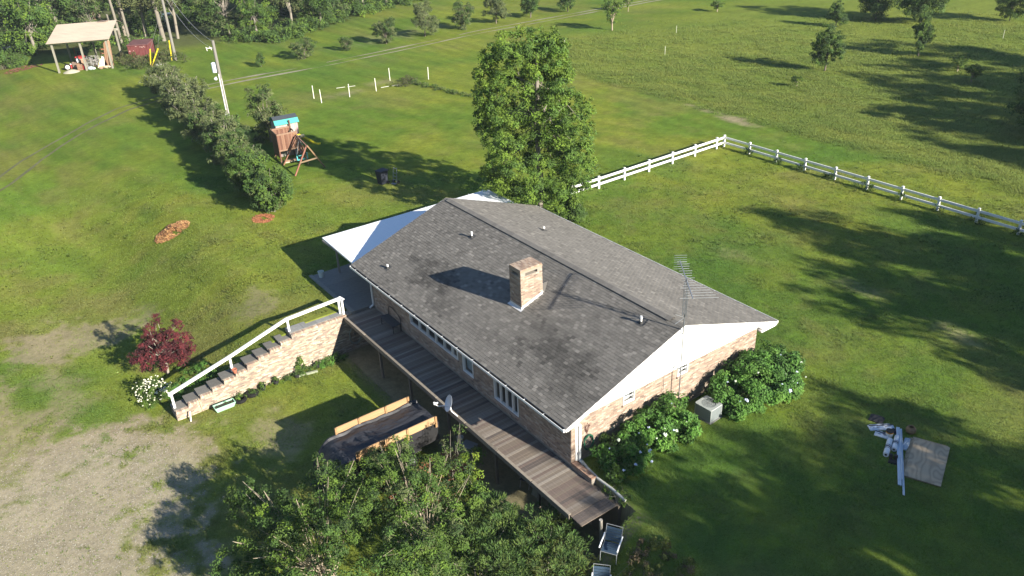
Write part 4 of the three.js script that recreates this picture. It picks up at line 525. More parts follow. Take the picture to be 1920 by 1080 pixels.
{ // trees and shrubs below the deck
  const mk = (name, label, cat, cl, seed, n, len, wid, pal, base, o = {}) => { const r = rngOf(seed), t = plant(name, label, cat, base), L = cl.map(c => [c[0] - base[0], c[1] - base[1], c[2] - base[2], c[3] || o.R || .8, c[4]]), m = new MB(); leaves(m, r, L, n, len, wid, pal, { sprays: o.sprays || 12, sub: o.sub || .36, tip: o.tip, flat: o.flat }); m.build('crown', M.leaf, t); const b = new MB(); limbs(b, r, [0, 0, 0], o.bare ? L.concat(L) : L, o.r0 || .12, o.bark || WH, { multi: o.multi || .9, k: o.k || .32, reach: o.reach ?? .6 }); b.build('trunk', M.paleBark, t); return t; };
  const spread = (list, R, seed) => { const r = rngOf(seed), o = []; for (const p of list) { o.push([p[0], p[1] - .25, p[2], R]); o.push([p[0] + (r() - .5) * 1.2, p[1] - .7 - r() * .5, p[2] + (r() - .5) * 1.2, R * .95]); } return o; };
  const A = [[2.2, 0, 16.3], [3.8, .5, 16], [5.2, .2, 17.7], [6.7, 1, 16.7], [5.5, 1, 15.4], [3.3, .5, 13.7], [5.4, 1.2, 14.1], [8, 1.8, 15.2], [4.2, .4, 12.6], [6.9, 1.5, 13.6], [8.5, 1.5, 16.6], [9.6, 1.8, 15.6], [6.8, .6, 17.5], [3.4, -.6, 15], [4.6, -.4, 16.6], [8.2, .8, 17.6]];
  mk('crepe_myrtle', 'large multi stemmed leafy tree filling the bottom of the picture', 'tree', spread(A, .82, 1), 611, 2100, .10, .05, GREEN.concat(DARKG, GREEN, FRESH.slice(2)), [5.6, land(5.6, 15), 15], { r0: .075, bare: 1, reach: 1.05, k: .27, sprays: 20, sub: .27, bark: [1.9, 1.8, 1.6] });
  const B = [[5.1, .9, 11.3], [7.6, 1.6, 12.2], [9.5, 1.8, 13.3], [3.5, .1, 10.5], [3.3, -.15, 11.1], [6.3, .8, 10.5], [8.2, 1, 11.2], [10.3, 1.5, 13], [5.9, .2, 9.5], [7.4, .2, 9.5], [10.3, 1.7, 14.5], [9.3, .8, 11.8], [4.4, .2, 11.8]];
  mk('crepe_myrtle', 'leafy tree with bare twigs between the trailer and the deck', 'tree', spread(B, .76, 2), 612, 2000, .10, .05, GREEN.concat(DARKG, GREEN, GREYG.slice(0, 2), FRESH.slice(2)), [7, land(7, 11.6), 11.6], { r0: .065, bare: 1, reach: 1.05, k: .24, sprays: 20, sub: .28, bark: [1.9, 1.8, 1.6] });
  mk('sapling', 'slim twiggy sapling reaching up to the deck edge by the dish', 'sapling', [[4.4, .2, 8.0, .3], [4.1, -.5, 8.3, .5], [4.6, -.9, 8.4, .5], [3.9, -1.2, 8.6, .5]], 613, 900, .09, .045, GREYG.concat(GREEN), [4.3, -2.22, 8.4], { r0: .06, reach: 1.4, multi: .3, bare: 1 });
  mk('bright_shrub', 'bright yellow green shrub tucked under the deck edge', 'shrub', [[5.0, -.85, 7.85, .5], [5.5, -1.0, 8.2, .42], [6.3, -.7, 9.2, .3], [6.6, -.5, 8.9, .28], [6.1, -.9, 8.8, .3]], 614, 2500, .09, .06, FRESH.concat([[.10, .19, .02]]), [5.2, -2.2, 8.2], { r0: .05 });
  const J1 = [[8.3, -.6, 9.1], [8.2, -.8, 10.1], [9.5, -.5, 9.5], [9.5, -.5, 10.6], [9.6, -.5, 11.8], [10.8, -.2, 10.6], [9.1, -.7, 12.5], [11, -.3, 9.9]], J2 = [[9.4, -1, 7.9], [10.1, -.9, 7.8], [10.4, -.6, 8.7], [11.2, -.6, 8.1], [11.6, -.8, 8.0], [11.8, -.4, 9.2], [12.3, -.6, 8.8]];
  const S = (l, R, s) => { const r = rngOf(s), o = []; for (const p of l) { o.push([...p, R]); o.push([p[0] + (r() - .5), p[1] - .8, p[2] + (r() - .5), R]); } return o; };
  mk('juniper', 'left feathery green juniper at the bottom of the picture', 'juniper', S(J1, .72, 3), 615, 2600, .15, .032, JUNI, [9.5, -2.25, 10.4], { sprays: 26, sub: .24, tip: 1, reach: .2 });
  mk('juniper', 'right yellowish juniper overlapping the near end of the deck', 'juniper', S(J2, .66, 4), 616, 2600, .15, .032, JUNI.concat([[.095, .12, .026], [.085, .105, .022]]), [10.8, -2.2, 8.5], { sprays: 26, sub: .24, tip: 1, reach: .2 });
  const r = rngOf(617), lc = []; for (let i = 0; i < 46; i++) { const x = 13.1 + r() * 2.0, z = 5.8 + r() * 3.2; lc.push([x, land(x, z) + .08, z, .24 + .1 * r()]); }
  mk('low_bush', 'low straggly olive green bush right of the lawn chairs', 'bush', lc, 618, 2600, .08, .045, [[.14, .17, .035], [.12, .15, .03], [.17, .19, .04], [.17, .13, .07]], G(13.8, 7.4), { sprays: 7, flat: .6, r0: .012, multi: 3, reach: 0 });
  const v = []; for (let i = 0; i < 16; i++) v.push([10.2 + r() * 1.3, -.1 + r() * .1, 5.35 + (r() - .5) * .5, .2]); mk('ivy_patch', 'ragged ivy and weeds around the white drain pipe', 'weeds', v, 619, 2000, .07, .045, GREEN.concat([[.09, .12, .025]]), [10.8, -.05, 5.35], { sprays: 6, r0: .02 });
}
// ---------------------------------------------------------------- things on the lawns
{ // tarped trailer with timber side boards
  const t = thing('dump_trailer', 'black dump trailer with tall orange timber side boards below the deck', 'trailer', [1.45, -2.2, 9.9]), W = [[.46, .29, .15], [.42, .26, .13], [.52, .34, .18], [.38, .23, .11]];
  const body = new MB(); body.box(0, 1.12, .2, 1.86, .8, 4.3, [.008, .008, .009]).box(0, .62, .2, 1.5, .16, 4.6, [.03, .03, .03]).bar([0, .6, 2.4], [0, .55, 3.7], .12, .12, [.03, .03, .03]); body.build('bed', M.plain, t);
  for (const [x, z0, z1, nm] of [[-1.02, -1.7, 1.95, 'side_board'], [.98, -1.9, .6, 'side_board'], [.98, .62, 1.95, 'side_board']]) { const m = new MB(), k = x < 0 ? 0 : z0 < 0 ? 2 : 1; m.box(x, 1.83, (z0 + z1) / 2, .045, .36, z1 - z0 - .02, W[k]); const b = m.build(nm, M.woodz, t); const s = new MB(); for (const z of x < 0 ? [z0 + .08, -.5, .8, z1 - .06] : [z0 + .06, (z0 + z1) / 2 + .2, z1 - .1]) s.box(x + (x < 0 ? .05 : .05), 1.75, z, .045, .56, .09, W[3]); s.build('stake', M.woodz, b); }
  for (const z of [-.4, .5]) for (const x of [-1.05, 1.05]) { const w = new MB(), q = x > 0 ? 1 : -1; w.tube([[x - q * .12, .36, z], [x + q * .1, .36, z]], .36, 18, [.02, .02, .02]); const wm = w.build('wheel', M.rubber, t), h = new MB(); h.tube([[x + q * .1, .36, z], [x + q * .115, .36, z]], .19, 14, [.5, .5, .5]); h.build('rim', M.steel, wm); }
  const f = new MB(); for (const x of [-1.12, 1.12]) f.box(x, .86, .05, .3, .03, 1.9, [.03, .03, .03]); f.build('fender', M.plain, t);
  const tp = thing('tarpaulin', 'crumpled black tarpaulin stretched over the trailer load', 'tarp', [1.45, -2.2, 9.9]), m = new MB(), nx = 26, nz = 52, P = (i, j) => { const u = i / nx, v = j / nz, x = lerp(-.99, .93, u), z = lerp(-2.0, 3.1, v), edge = Math.min(u, 1 - u) * 2; let y = 1.62 + .1 * Math.sin(edge * 1.5) + .16 * (fbm(x * 1.6 + 5, z * 1.1, 3) - .5) + .07 * (fbm(x * 6, z * 2.5, 2) - .5); if (z > 2.2) y -= (z - 2.2) ** 2 * 1.1; if (u < .06) y += .08; return [x + .02 * Math.sin(z * 5), y, z]; };
  for (let j = 0; j < nz; j++) for (let i = 0; i < nx; i++) m.quad(P(i, j + 1), P(i + 1, j + 1), P(i + 1, j), P(i, j), [.022, .023, .028]); for (let j = 0; j < nz; j++) { const a = P(0, j), b = P(0, j + 1), c = P(nx, j), d = P(nx, j + 1), k = q => [q[0], q[1] - .3 - (q[2] > 2 ? .5 : 0), q[2]]; m.quad(a, b, k(b), k(a), [.02, .02, .024]); m.quad(d, c, k(c), k(d), [.02, .02, .024]); } for (let i = 0; i < nx; i++) { const a = P(i, nz), b = P(i + 1, nz), c = P(i, 0), d = P(i + 1, 0), k = q => [q[0], q[1] - .7, q[2] + .1], k2 = q => [q[0], q[1] - .25, q[2] - .03]; m.quad(b, a, k(a), k(b), [.02, .02, .024]); m.quad(c, d, k2(d), k2(c), [.02, .02, .024]); }
  m.build('tarp_sheet', std(WH, { roughness: .55, side: THREE.DoubleSide, bumpMap: grain, bumpScale: .01 }), tp);
  const st = thing('pine_straw', 'orange brown pine straw covering the ground beside the trailer', 'pine straw', [0, 0, 0]); st.userData.kind = 'stuff'; const r = rngOf(71), sm = new MB(), C = [[.42, .17, .075], [.5, .23, .1], [.34, .13, .06], [.55, .29, .15], [.46, .2, .1]];
  for (let i = 0; i < 9000; i++) { const x = 2.55 + r() * 2.5, z = 7.5 + r() * 3.6; if (fbm(x * 1.5, z * 1.5, 2) < .3) continue; const a = r() * 6.28, l = .05 + .06 * r(), dx = Math.cos(a) * l, dz = Math.sin(a) * l, y = land(x, z) + .015 + .06 * r(), p = C[Math.floor(r() * 5)], v = .8 + .4 * r(); sm.quad([x - dx - dz * .22, y, z - dz + dx * .22], [x + dx - dz * .22, y + .03 * r(), z + dz + dx * .22], [x + dx + dz * .22, y + .02 * r(), z + dz - dx * .22], [x - dx + dz * .22, y, z - dz - dx * .22], [p[0] * v, p[1] * v, p[2] * v]); } sm.build('needles', std(WH, { side: THREE.DoubleSide, roughness: .95 }), st);
}
const litter = (name, label, cat, cx, cz, rx, rz, n, C, seed, hgt) => { const o = thing(name, label, cat, G(cx, cz)), r = rngOf(seed), m = new MB(); for (let i = 0; i < n; i++) { const a = r() * 6.28, q = Math.sqrt(r()), x = Math.cos(a) * q * rx, z = Math.sin(a) * q * rz; if (fbm(x * 2 + seed, z * 2, 2) < .32) continue; const b = r() * 6.28, l = .05 + .07 * r(), dx = Math.cos(b) * l, dz = Math.sin(b) * l, y = land(cx + x, cz + z) - land(cx, cz) + .01 + hgt * (1 - q) * r(), p = C[Math.floor(r() * C.length)], v = .75 + .5 * r(); m.quad([x - dx - dz * .4, y, z - dz + dx * .4], [x + dx - dz * .3, y + .06 * (r() - .2), z + dz + dx * .3], [x + dx + dz * .4, y + .05 * (r() - .2), z + dz - dx * .4], [x - dx + dz * .3, y + .02, z - dz - dx * .3], [p[0] * v, p[1] * v, p[2] * v]); } m.build('dead_leaves', std(WH, { side: THREE.DoubleSide, roughness: .95 }), o); o.userData.kind = 'stuff'; return o; };
const RUST = [[.36, .17, .06], [.44, .24, .09], [.28, .12, .045], [.5, .3, .12], [.2, .09, .04]];
litter('leaf_pile', 'flat heap of orange brown dead branches on the open left lawn', 'leaf pile', -26.1, 11, 1.0, 1.15, 2600, RUST, 81, .35); litter('leaf_pile', 'thin patch of reddish dead leaves at the foot of the near row shrub', 'leaf litter', -23.1, 5.8, .8, .7, 700, [[.34, .12, .05], [.28, .1, .05], [.4, .17, .07]], 82, .05);
{ // condensing unit
  const a = thing('air_conditioner', 'grey air conditioner unit between the two large hydrangeas', 'air conditioner', [9.85, 0, -.72], .06), b = new MB(); b.box(0, .42, 0, .86, .76, .76, [.2, .225, .215]); for (let i = 0; i < 17; i++) { const y = .1 + i * .041; b.box(.436, y, 0, .014, .022, .7, [.2, .23, .23]).box(0, y, .386, .8, .022, .014, [.2, .23, .23]); } for (const x of [-.42, .42]) for (const z of [-.37, .37]) b.box(x, .41, z, .06, .8, .06, [.21, .235, .225]); b.build('casing', M.plain, a);
  a.scale.set(.92, .8, .92); const t = new MB(), R = .33, n = 40; for (let k = 0; k < n; k++) { const A = k / n * 6.2832, B = (k + 1) / n * 6.2832, e = q => { const c = Math.cos(q), s = Math.sin(q), m = Math.max(Math.abs(c) / .46, Math.abs(s) / .41); return [c / m, .83, -s / m]; }, i = q => [Math.cos(q) * R, .83, -Math.sin(q) * R], d = q => [Math.cos(q) * R, .68, -Math.sin(q) * R]; t.quad(i(A), e(A), e(B), i(B), [.25, .275, .26]); t.quad(d(A), i(A), i(B), d(B), [.06, .06, .06]); const lo = q => { const p = e(q); return [p[0], .79, p[2]]; }; t.quad(lo(A), lo(B), e(B), e(A), [.45, .47, .46]); t.tri([0, .68, 0], d(A), d(B), [.02, .02, .02]); } t.build('top_panel', M.plain, a);
  const f = new MB(); for (let k = 0; k < 4; k++) { const q = k * 1.571; f.quad([0, .72, 0], [Math.cos(q) * .25, .70, Math.sin(q) * .25], [Math.cos(q + .7) * .26, .74, Math.sin(q + .7) * .26], [Math.cos(q + .7) * .06, .73, Math.sin(q + .7) * .06], [.07, .07, .07]); } f.cyl(0, .69, 0, .06, .77, .06, 12, [.06, .06, .06]); f.build('fan', M.plain, a);
  const g = new MB(); for (const q of [.1, .2, .3]) { const p = []; for (let k = 0; k <= 28; k++) p.push([Math.cos(k / 28 * 6.2832) * q, .838, Math.sin(k / 28 * 6.2832) * q]); g.tube(p, .004, 4, [.12, .12, .12]); } for (let k = 0; k < 8; k++) g.bar([0, .838, 0], [Math.cos(k * .785) * .3, .838, Math.sin(k * .785) * .3], .008, .006, [.12, .12, .12]); g.build('fan_grille', M.plain, a); const pd = new MB(); pd.box(0, .02, 0, .98, .05, .88, [.8, .8, .8]); pd.build('pad', M.concrete, a);
}
{ // roofing supplies on the right lawn
  const ply = std(WH, { map: texture(256, (u, v) => { const w = tvn(u, v, 3, 2, 21) * 3.2 + tvn(u, v, 7, 3, 22) * .9, g = .5 + .5 * Math.sin(w * 7 + u * 6); const k = .7 + .3 * Math.sqrt(g); return [k, k * .95, k * .87]; }, .8), roughness: .9 });
  const base = [16.98, 0, -4.9], dirU = norm([1.17, 0, -.47]), ang = Math.atan2(-dirU[2], dirU[0]);
  for (let i = 0; i < 4; i++) { const t = thing('plywood_sheet', ['lowest plywood sheet of the stack on the right lawn', 'second plywood sheet from the bottom of the lawn stack', 'third plywood sheet just under the top of the lawn stack', 'topmost wood grained plywood sheet of the stack on the lawn'][i], 'plywood', [base[0] + [-.12, -.08, -.05, .02][i], .03 + i * .02, base[2] + [.03, .02, -.06, 0][i]], ang + [.05, .03, .015, 0][i]), m = new MB(); m.box(0, 0, 0, 1.26, .018, 2.5, [[.36, .28, .19], [.38, .3, .2], [.4, .31, .21], [.45, .37, .27]][i]); m.build('board', ply, t); }
  const gut = (label, p, q, w) => { const t = thing('drip_edge', label, 'metal trim', [0, 0, 0]), m = new MB(); m.bar(p, q, w, .03, [.52, .6, .68]); m.bar(add(p, [w * .4, .02, w * .2]), add(q, [w * .4, .02, w * .2]), .015, .06, [.6, .68, .75]); m.build('strip', M.plain, t); };
  gut('wide pale blue metal trim strip left of the plywood stack', [15.2, .12, -5.88], [17.08, .06, -2.95], .13); gut('longer narrow metal trim strip beside the wide one on the lawn', [15.34, .13, -5.86], [17.45, .05, -2.6], .07); gut('short thin metal trim strip on top of the wide strip', [15.36, .17, -5.75], [17.0, .12, -3.2], .04);
  const roll = (label, p, q, r) => { const t = thing('felt_roll', label, 'roofing roll', [0, 0, 0]), m = new MB(); m.tube([p, q], r, 16, [.72, .73, .74]); const b = m.build('wrapper', M.plain, t), l = new MB(), d = sub(q, p); for (const [a, c] of [[.42, .46], [.5, .58], [.62, .65]]) l.tube([add(p, d, a), add(p, d, c)], r + .003, 16, [.06, .07, .09]); l.build('printed_band', M.plain, b); const e = new MB(); e.tube([add(q, d, .0005), add(q, d, .006)], r * .45, 10, [.03, .03, .03]); e.build('core', M.plain, b); };
  roll('white roofing felt roll lying alone left of the metal strips', [15.44, .11, -4.95], [15.84, .11, -4.02], .105); roll('white roofing felt roll partly under the metal strips', [15.5, .1, -5.35], [15.85, .1, -4.55], .1);
  const bag = (name, label, c, w, l, a, col, print) => { const t = thing(name, label, 'shingle pack', [c[0], .0, c[1]], a), m = new MB(), n = 8; const P = (i, j, k) => [(i / n - .5) * w, k * (.09 - .05 * ((i / n - .5) ** 4 + (j / n - .5) ** 4) * 14 + .012 * Math.sin(i * 2.1 + j)), (j / n - .5) * l]; for (let i = 0; i < n; i++) for (let j = 0; j < n; j++) m.quad(P(i, j + 1, 1), P(i + 1, j + 1, 1), P(i + 1, j, 1), P(i, j, 1), col); for (let i = 0; i < n; i++) { m.quad(P(i, n, 0), P(i + 1, n, 0), P(i + 1, n, 1), P(i, n, 1), col).quad(P(i + 1, 0, 0), P(i, 0, 0), P(i, 0, 1), P(i + 1, 0, 1), col).quad(P(n, i + 1, 0), P(n, i, 0), P(n, i, 1), P(n, i + 1, 1), col).quad(P(0, i, 0), P(0, i + 1, 0), P(0, i + 1, 1), P(0, i, 1), col); } const b = m.build('wrapper', M.plain, t); if (print) { const q = new MB(), r = rngOf(5); q.box(0, .098, -.12 * l, w * .98, .006, .05, [.03, .03, .04]); for (let k = 0; k < 16; k++) q.box((r() - .5) * w * .7, .1, .05 * l + (r() - .3) * l * .4, .03 + .06 * r(), .004, .018, [.1, .12, .16]); q.box(.1 * w, .1, -.33 * l, .1, .004, .07, [.04, .05, .07]); q.build('print', M.plain, b); } };
  bag('shingle_bundle', 'white printed shingle bundle at the left end of the supplies', [14.72, -5.5], 1.0, .36, .95, [.62, .66, .72], 1); bag('shingle_bundle', 'second white printed bundle half under the first one', [15.02, -5.1], .55, .34, .35, [.64, .68, .73], 1); bag('black_bag', 'black plastic bag behind the white shingle bundles', [14.3, -5.85], .55, .5, .3, [.012, .012, .016]); bag('black_bag', 'small black bag below the rolls of roofing felt', [16.2, -3.95], .34, .24, .4, [.012, .012, .014]); bag('black_bag', 'dark bag between the bucket and the metal strips', [15.25, -5.7], .4, .3, .2, [.02, .02, .026]);
  bag('flat_packet', 'flat grey packet between the strips and the plywood stack', [15.92, -5.3], .24, .8, .35, [.36, .42, .48]);
  const bk = thing('cement_bucket', 'white bucket with an orange band and black lid among the supplies', 'bucket', [15.22, 0, -5.25]), b1 = new MB(); b1.cyl(0, .01, 0, .13, .2, .14, 18, [.66, .68, .66]); b1.build('pail', M.plain, bk); const b2 = new MB(); b2.cyl(0, .2, 0, .143, .25, .145, 18, [.6, .26, .03]); b2.build('band', M.plain, bk); const b3 = new MB(); b3.cyl(0, .25, 0, .15, .29, .148, 18, [.015, .015, .016]); b3.build('lid', M.plain, bk);
  const bx = thing('paper_sack', 'open brown paper sack at the top of the plywood stack', 'sack', [15.62, 0, -6.1]), s = new MB(), o = []; s.lathe(0, 0, 0, [[.13, 0], [.2, .1], [.19, .22], [.12, .3], [.09, .28], [.12, .2], [.1, .05]], 9, [.22, .14, .07]); s.build('sack', M.plain, bx); const l = new MB(); l.cyl(0, .05, 0, .1, .06, .1, 9, [.02, .015, .01]); l.build('inside', M.plain, bx);
  const tp = thing('work_boots', 'pair of dark work boots with pale toes below the short felt roll', 'boots', [16.05, 0, -4.2], .6), tm = new MB(); for (const x of [-.09, .09]) tm.box(x, .05, 0, .09, .1, .26, [.02, .02, .022]).box(x, .14, .08, .09, .14, .1, [.02, .02, .022]).ball(x, .05, -.13, .045, .9, [.4, .38, .34], 8); tm.build('boot', M.plain, tp);
}
{ // planters and pots along the foot of the stair wall
  const p = thing('planter_box', 'long mint green planter box on the grass by the brick stair', 'planter', G(-7.2, 14.35), Math.PI / 2), m = new MB(), c = [.32, .55, .40]; m.hex([[-.42, 0, .13], [.42, 0, .13], [.42, 0, -.13], [-.42, 0, -.13], [-.5, .26, .2], [.5, .26, .2], [.5, .26, -.2], [-.5, .26, -.2]], c, 't'); m.box(0, .265, .19, 1.02, .03, .04, c).box(0, .265, -.19, 1.02, .03, .04, c).box(.49, .265, 0, .04, .03, .35, c).box(-.49, .265, 0, .04, .03, .35, c); m.build('trough', M.plain, p); const s = new MB(); s.box(0, .2, 0, .95, .02, .35, [.05, .04, .03]); s.build('soil', M.any, p); const r = rngOf(91), lf = new MB(); leaves(lf, r, [[-.3, .26, 0, .12], [.1, .26, 0, .12], [.35, .25, 0, .1]], 2600, .05, .03, DARKG, { sprays: 5 }); lf.build('seedlings', M.leaf, p);
  const tyre = (label, x, z) => { const o = thing('tyre_planter', label, 'tyre', G(x, z)), q = new MB(); q.lathe(0, 0, 0, [[.17, .02], [.26, .0], [.32, .05], [.33, .11], [.3, .18], [.22, .2], [.18, .17], [.17, .02]], 22, [.02, .02, .02]); q.build('tread', M.rubber, o); const l = new MB(); leaves(l, r, [[0, .22, 0, .2]], 4200, .08, .04, GREEN, { sprays: 6 }); l.build('plant', M.leaf, o); };
  tyre('black tyre planter with leaves next to the mint planter box', -7.28, 13.55); tyre('second black tyre planter just uphill of the first one', -7.38, 12.9);
  const LAB = ['dark leafy plant in a black pot below the fifth stair', 'black pot with low leaves under the upper stairs', 'small black pot below the stair landing', 'black pot beside the fallen pale stone edging']; [[-7.45, 12.3], [-7.48, 11.6], [-7.45, 9.35], [-7.3, 10.55]].forEach(([x, z], i) => { const o = thing('plant_pot', LAB[i], 'pot', G(x, z)), q = new MB(); q.lathe(0, 0, 0, [[0, 0], [.1, 0], [.15, .22], [.16, .24], [.13, .24], [.12, .18], [0, .18]], 14, [.018, .018, .02]); q.build('pot', M.plain, o); const l = new MB(); leaves(l, r, [[0, .3, 0, .18]], 3600, .08, .05, DARKG.concat(GREEN), { sprays: 6 }); l.build('leaves', M.leaf, o); });
  const v = thing('climbing_plant', 'leafy climber growing up the middle of the brick stair wall', 'plant', G(-7.6, 10.15)), vl = new MB(); leaves(vl, r, [[0, .25, 0, .2], [.02, .55, .05, .17], [0, .8, -.02, .15], [.02, .4, .2, .15]], 2600, .11, .07, GREEN, { sprays: 7 }); vl.build('leaves', M.leaf, v); const vs = new MB(); vs.tube([[0, 0, 0], [.02, .5, 0], [0, .85, 0]], .012, 5); vs.build('stem', M.bark, v);
  const e = thing('stone_edging', 'pale timber edging piece lying by the foot of the climber', 'edging', G(-7.18, 10.0), 1.35), em = new MB(); em.box(0, .06, 0, 1.0, .1, .12, [.34, .38, .27]); em.build('edging', M.wood, e);
  const w = thing('wall_weeds', 'strip of low green weeds along the foot of the stair wall', 'weeds', [0, 0, 0]), wl = new MB(), cl = []; for (let i = 0; i < 40; i++) { const z = 8 + r() * 6, x = -7.55 + r() * .3; cl.push([x, land(x, z) + .08, z, .16 + .12 * r()]); } for (let i = 0; i < 10; i++) { const z = 7.9 + r() * 1.2; cl.push([-7.4, land(-7.4, z) + .15, z, .3, HYDR]); } leaves(wl, r, cl, 1700, .07, .04, GREEN.concat(DARKG), { sprays: 5 }); wl.build('leaves', M.leaf, w); w.userData.kind = 'stuff';
  const pv = thing('standpipe', 'short white pipe stub on the grass at the stair foot', 'pipe', G(-7.35, 15.9)), pm = new MB(); pm.tube([[-.12, .42, 0], [.1, .02, .1]], .035, 8, [.8, .8, .76]); pm.build('pipe', M.plain, pv); const wp = thing('wall_pipe', 'thin tan pipe running down the low end of the stair wall', 'pipe', G(-7.68, 15.28)), wm = new MB(); wm.tube([[-.06, .72, .05], [0, .7, .05], [.0, .02, 0]], .022, 7, [.45, .36, .24]); wm.build('pipe', M.plain, wp);
}
{ // lawn chairs at the bottom
  const chair = label => { const t = thing('lawn_chair', label, 'lawn chair', [0, 0, 0]), F = [.2, .21, .22], S = [.03, .06, .10], fr = new MB(); for (const x of [-.29, .29]) { fr.tube([[x, 0, .3], [x, .4, .26], [x, .42, -.2], [x, 1.0, -.5]], .014, 6, F); fr.tube([[x, 0, -.42], [x, .42, -.2]], .014, 6, F); } fr.tube([[-.29, 1.0, -.5], [.29, 1.0, -.5]], .014, 6, F).tube([[-.29, .41, .26], [.29, .41, .26]], .014, 6, F); fr.build('frame', M.plain, t); for (let i = 0; i < 5; i++) { const m = new MB(), a = i / 5; m.bar([-.28, lerp(.5, .95, a + .08), lerp(-.24, -.475, a + .08)], [.28, lerp(.5, .95, a + .08), lerp(-.24, -.475, a + .08)], .09, .012, S, [0, .46, .89]); m.build('back_strap', M.plain, t); const q = new MB(); q.box(0, .42, .2 - i * .1, .56, .012, .085, S); q.build('seat_strap', M.plain, t); } for (const x of [-.32, .32]) { const m = new MB(); m.tube([[x, .62, .32], [x, .67, .1], [x, .66, -.2], [x, .7, -.36]], .028, 7, [.75, .76, .78]); m.build('armrest', M.plain, t); } return t; };
  const a = chair('upper lawn chair with dark straps below the near deck post'); a.position.set(12.4, land(12.4, 7.0), 7.0); a.rotation.y = .55; const b = again(a, 'lower lawn chair cut off by the bottom edge', [12.95, land(12.95, 7.95), 7.95], .75);
}
{ // rubbish bin and grill
  const t = thing('wheeled_bin', 'dark blue wheeled bin standing in the tall tree shadow', 'bin', [-23.4, 0, -3.35], .2), m = new MB(), c = [.012, .016, .028]; m.hex([[-.24, .05, .26], [.24, .05, .26], [.24, .05, -.26], [-.24, .05, -.26], [-.3, .98, .34], [.3, .98, .34], [.3, .98, -.34], [-.3, .98, -.34]], c); m.build('body', M.plain, t); const l = new MB(); l.box(0, 1.02, -.02, .64, .07, .76, [.02, .026, .045]); l.build('lid', M.plain, t); const h = new MB(); h.tube([[-.28, .96, -.42], [.28, .96, -.42]], .02, 6, c); h.build('handle', M.plain, t); for (const x of [-.27, .27]) { const w = new MB(); w.tube([[x - .03, .11, -.3], [x + .03, .11, -.3]], .11, 14, [.02, .02, .02]); w.build('wheel', M.rubber, t); }
  const g = thing('hand_truck', 'grey upright hand truck beside the dark blue bin', 'hand truck', [-22.9, 0, -4.15], .3), f = new MB(); for (const x of [-.18, .18]) f.tube([[x, .06, .1], [x, .9, -.02], [x * .7, 1.15, -.1]], .018, 6, [.3, .3, .3]); for (const y of [.25, .5, .75, 1.1]) f.bar([-.18, y, .06 - y * .1], [.18, y, .06 - y * .1], .03, .03, [.3, .3, .3]); f.build('frame', M.plain, g); const p = new MB(); p.box(0, .03, .22, .4, .02, .24, [.25, .25, .25]); p.build('toe_plate', M.plain, g); for (const x of [-.24, .24]) { const w = new MB(); w.tube([[x - .03, .12, -.02], [x + .03, .12, -.02]], .12, 14, [.02, .02, .02]); w.build('wheel', M.rubber, g); }
}
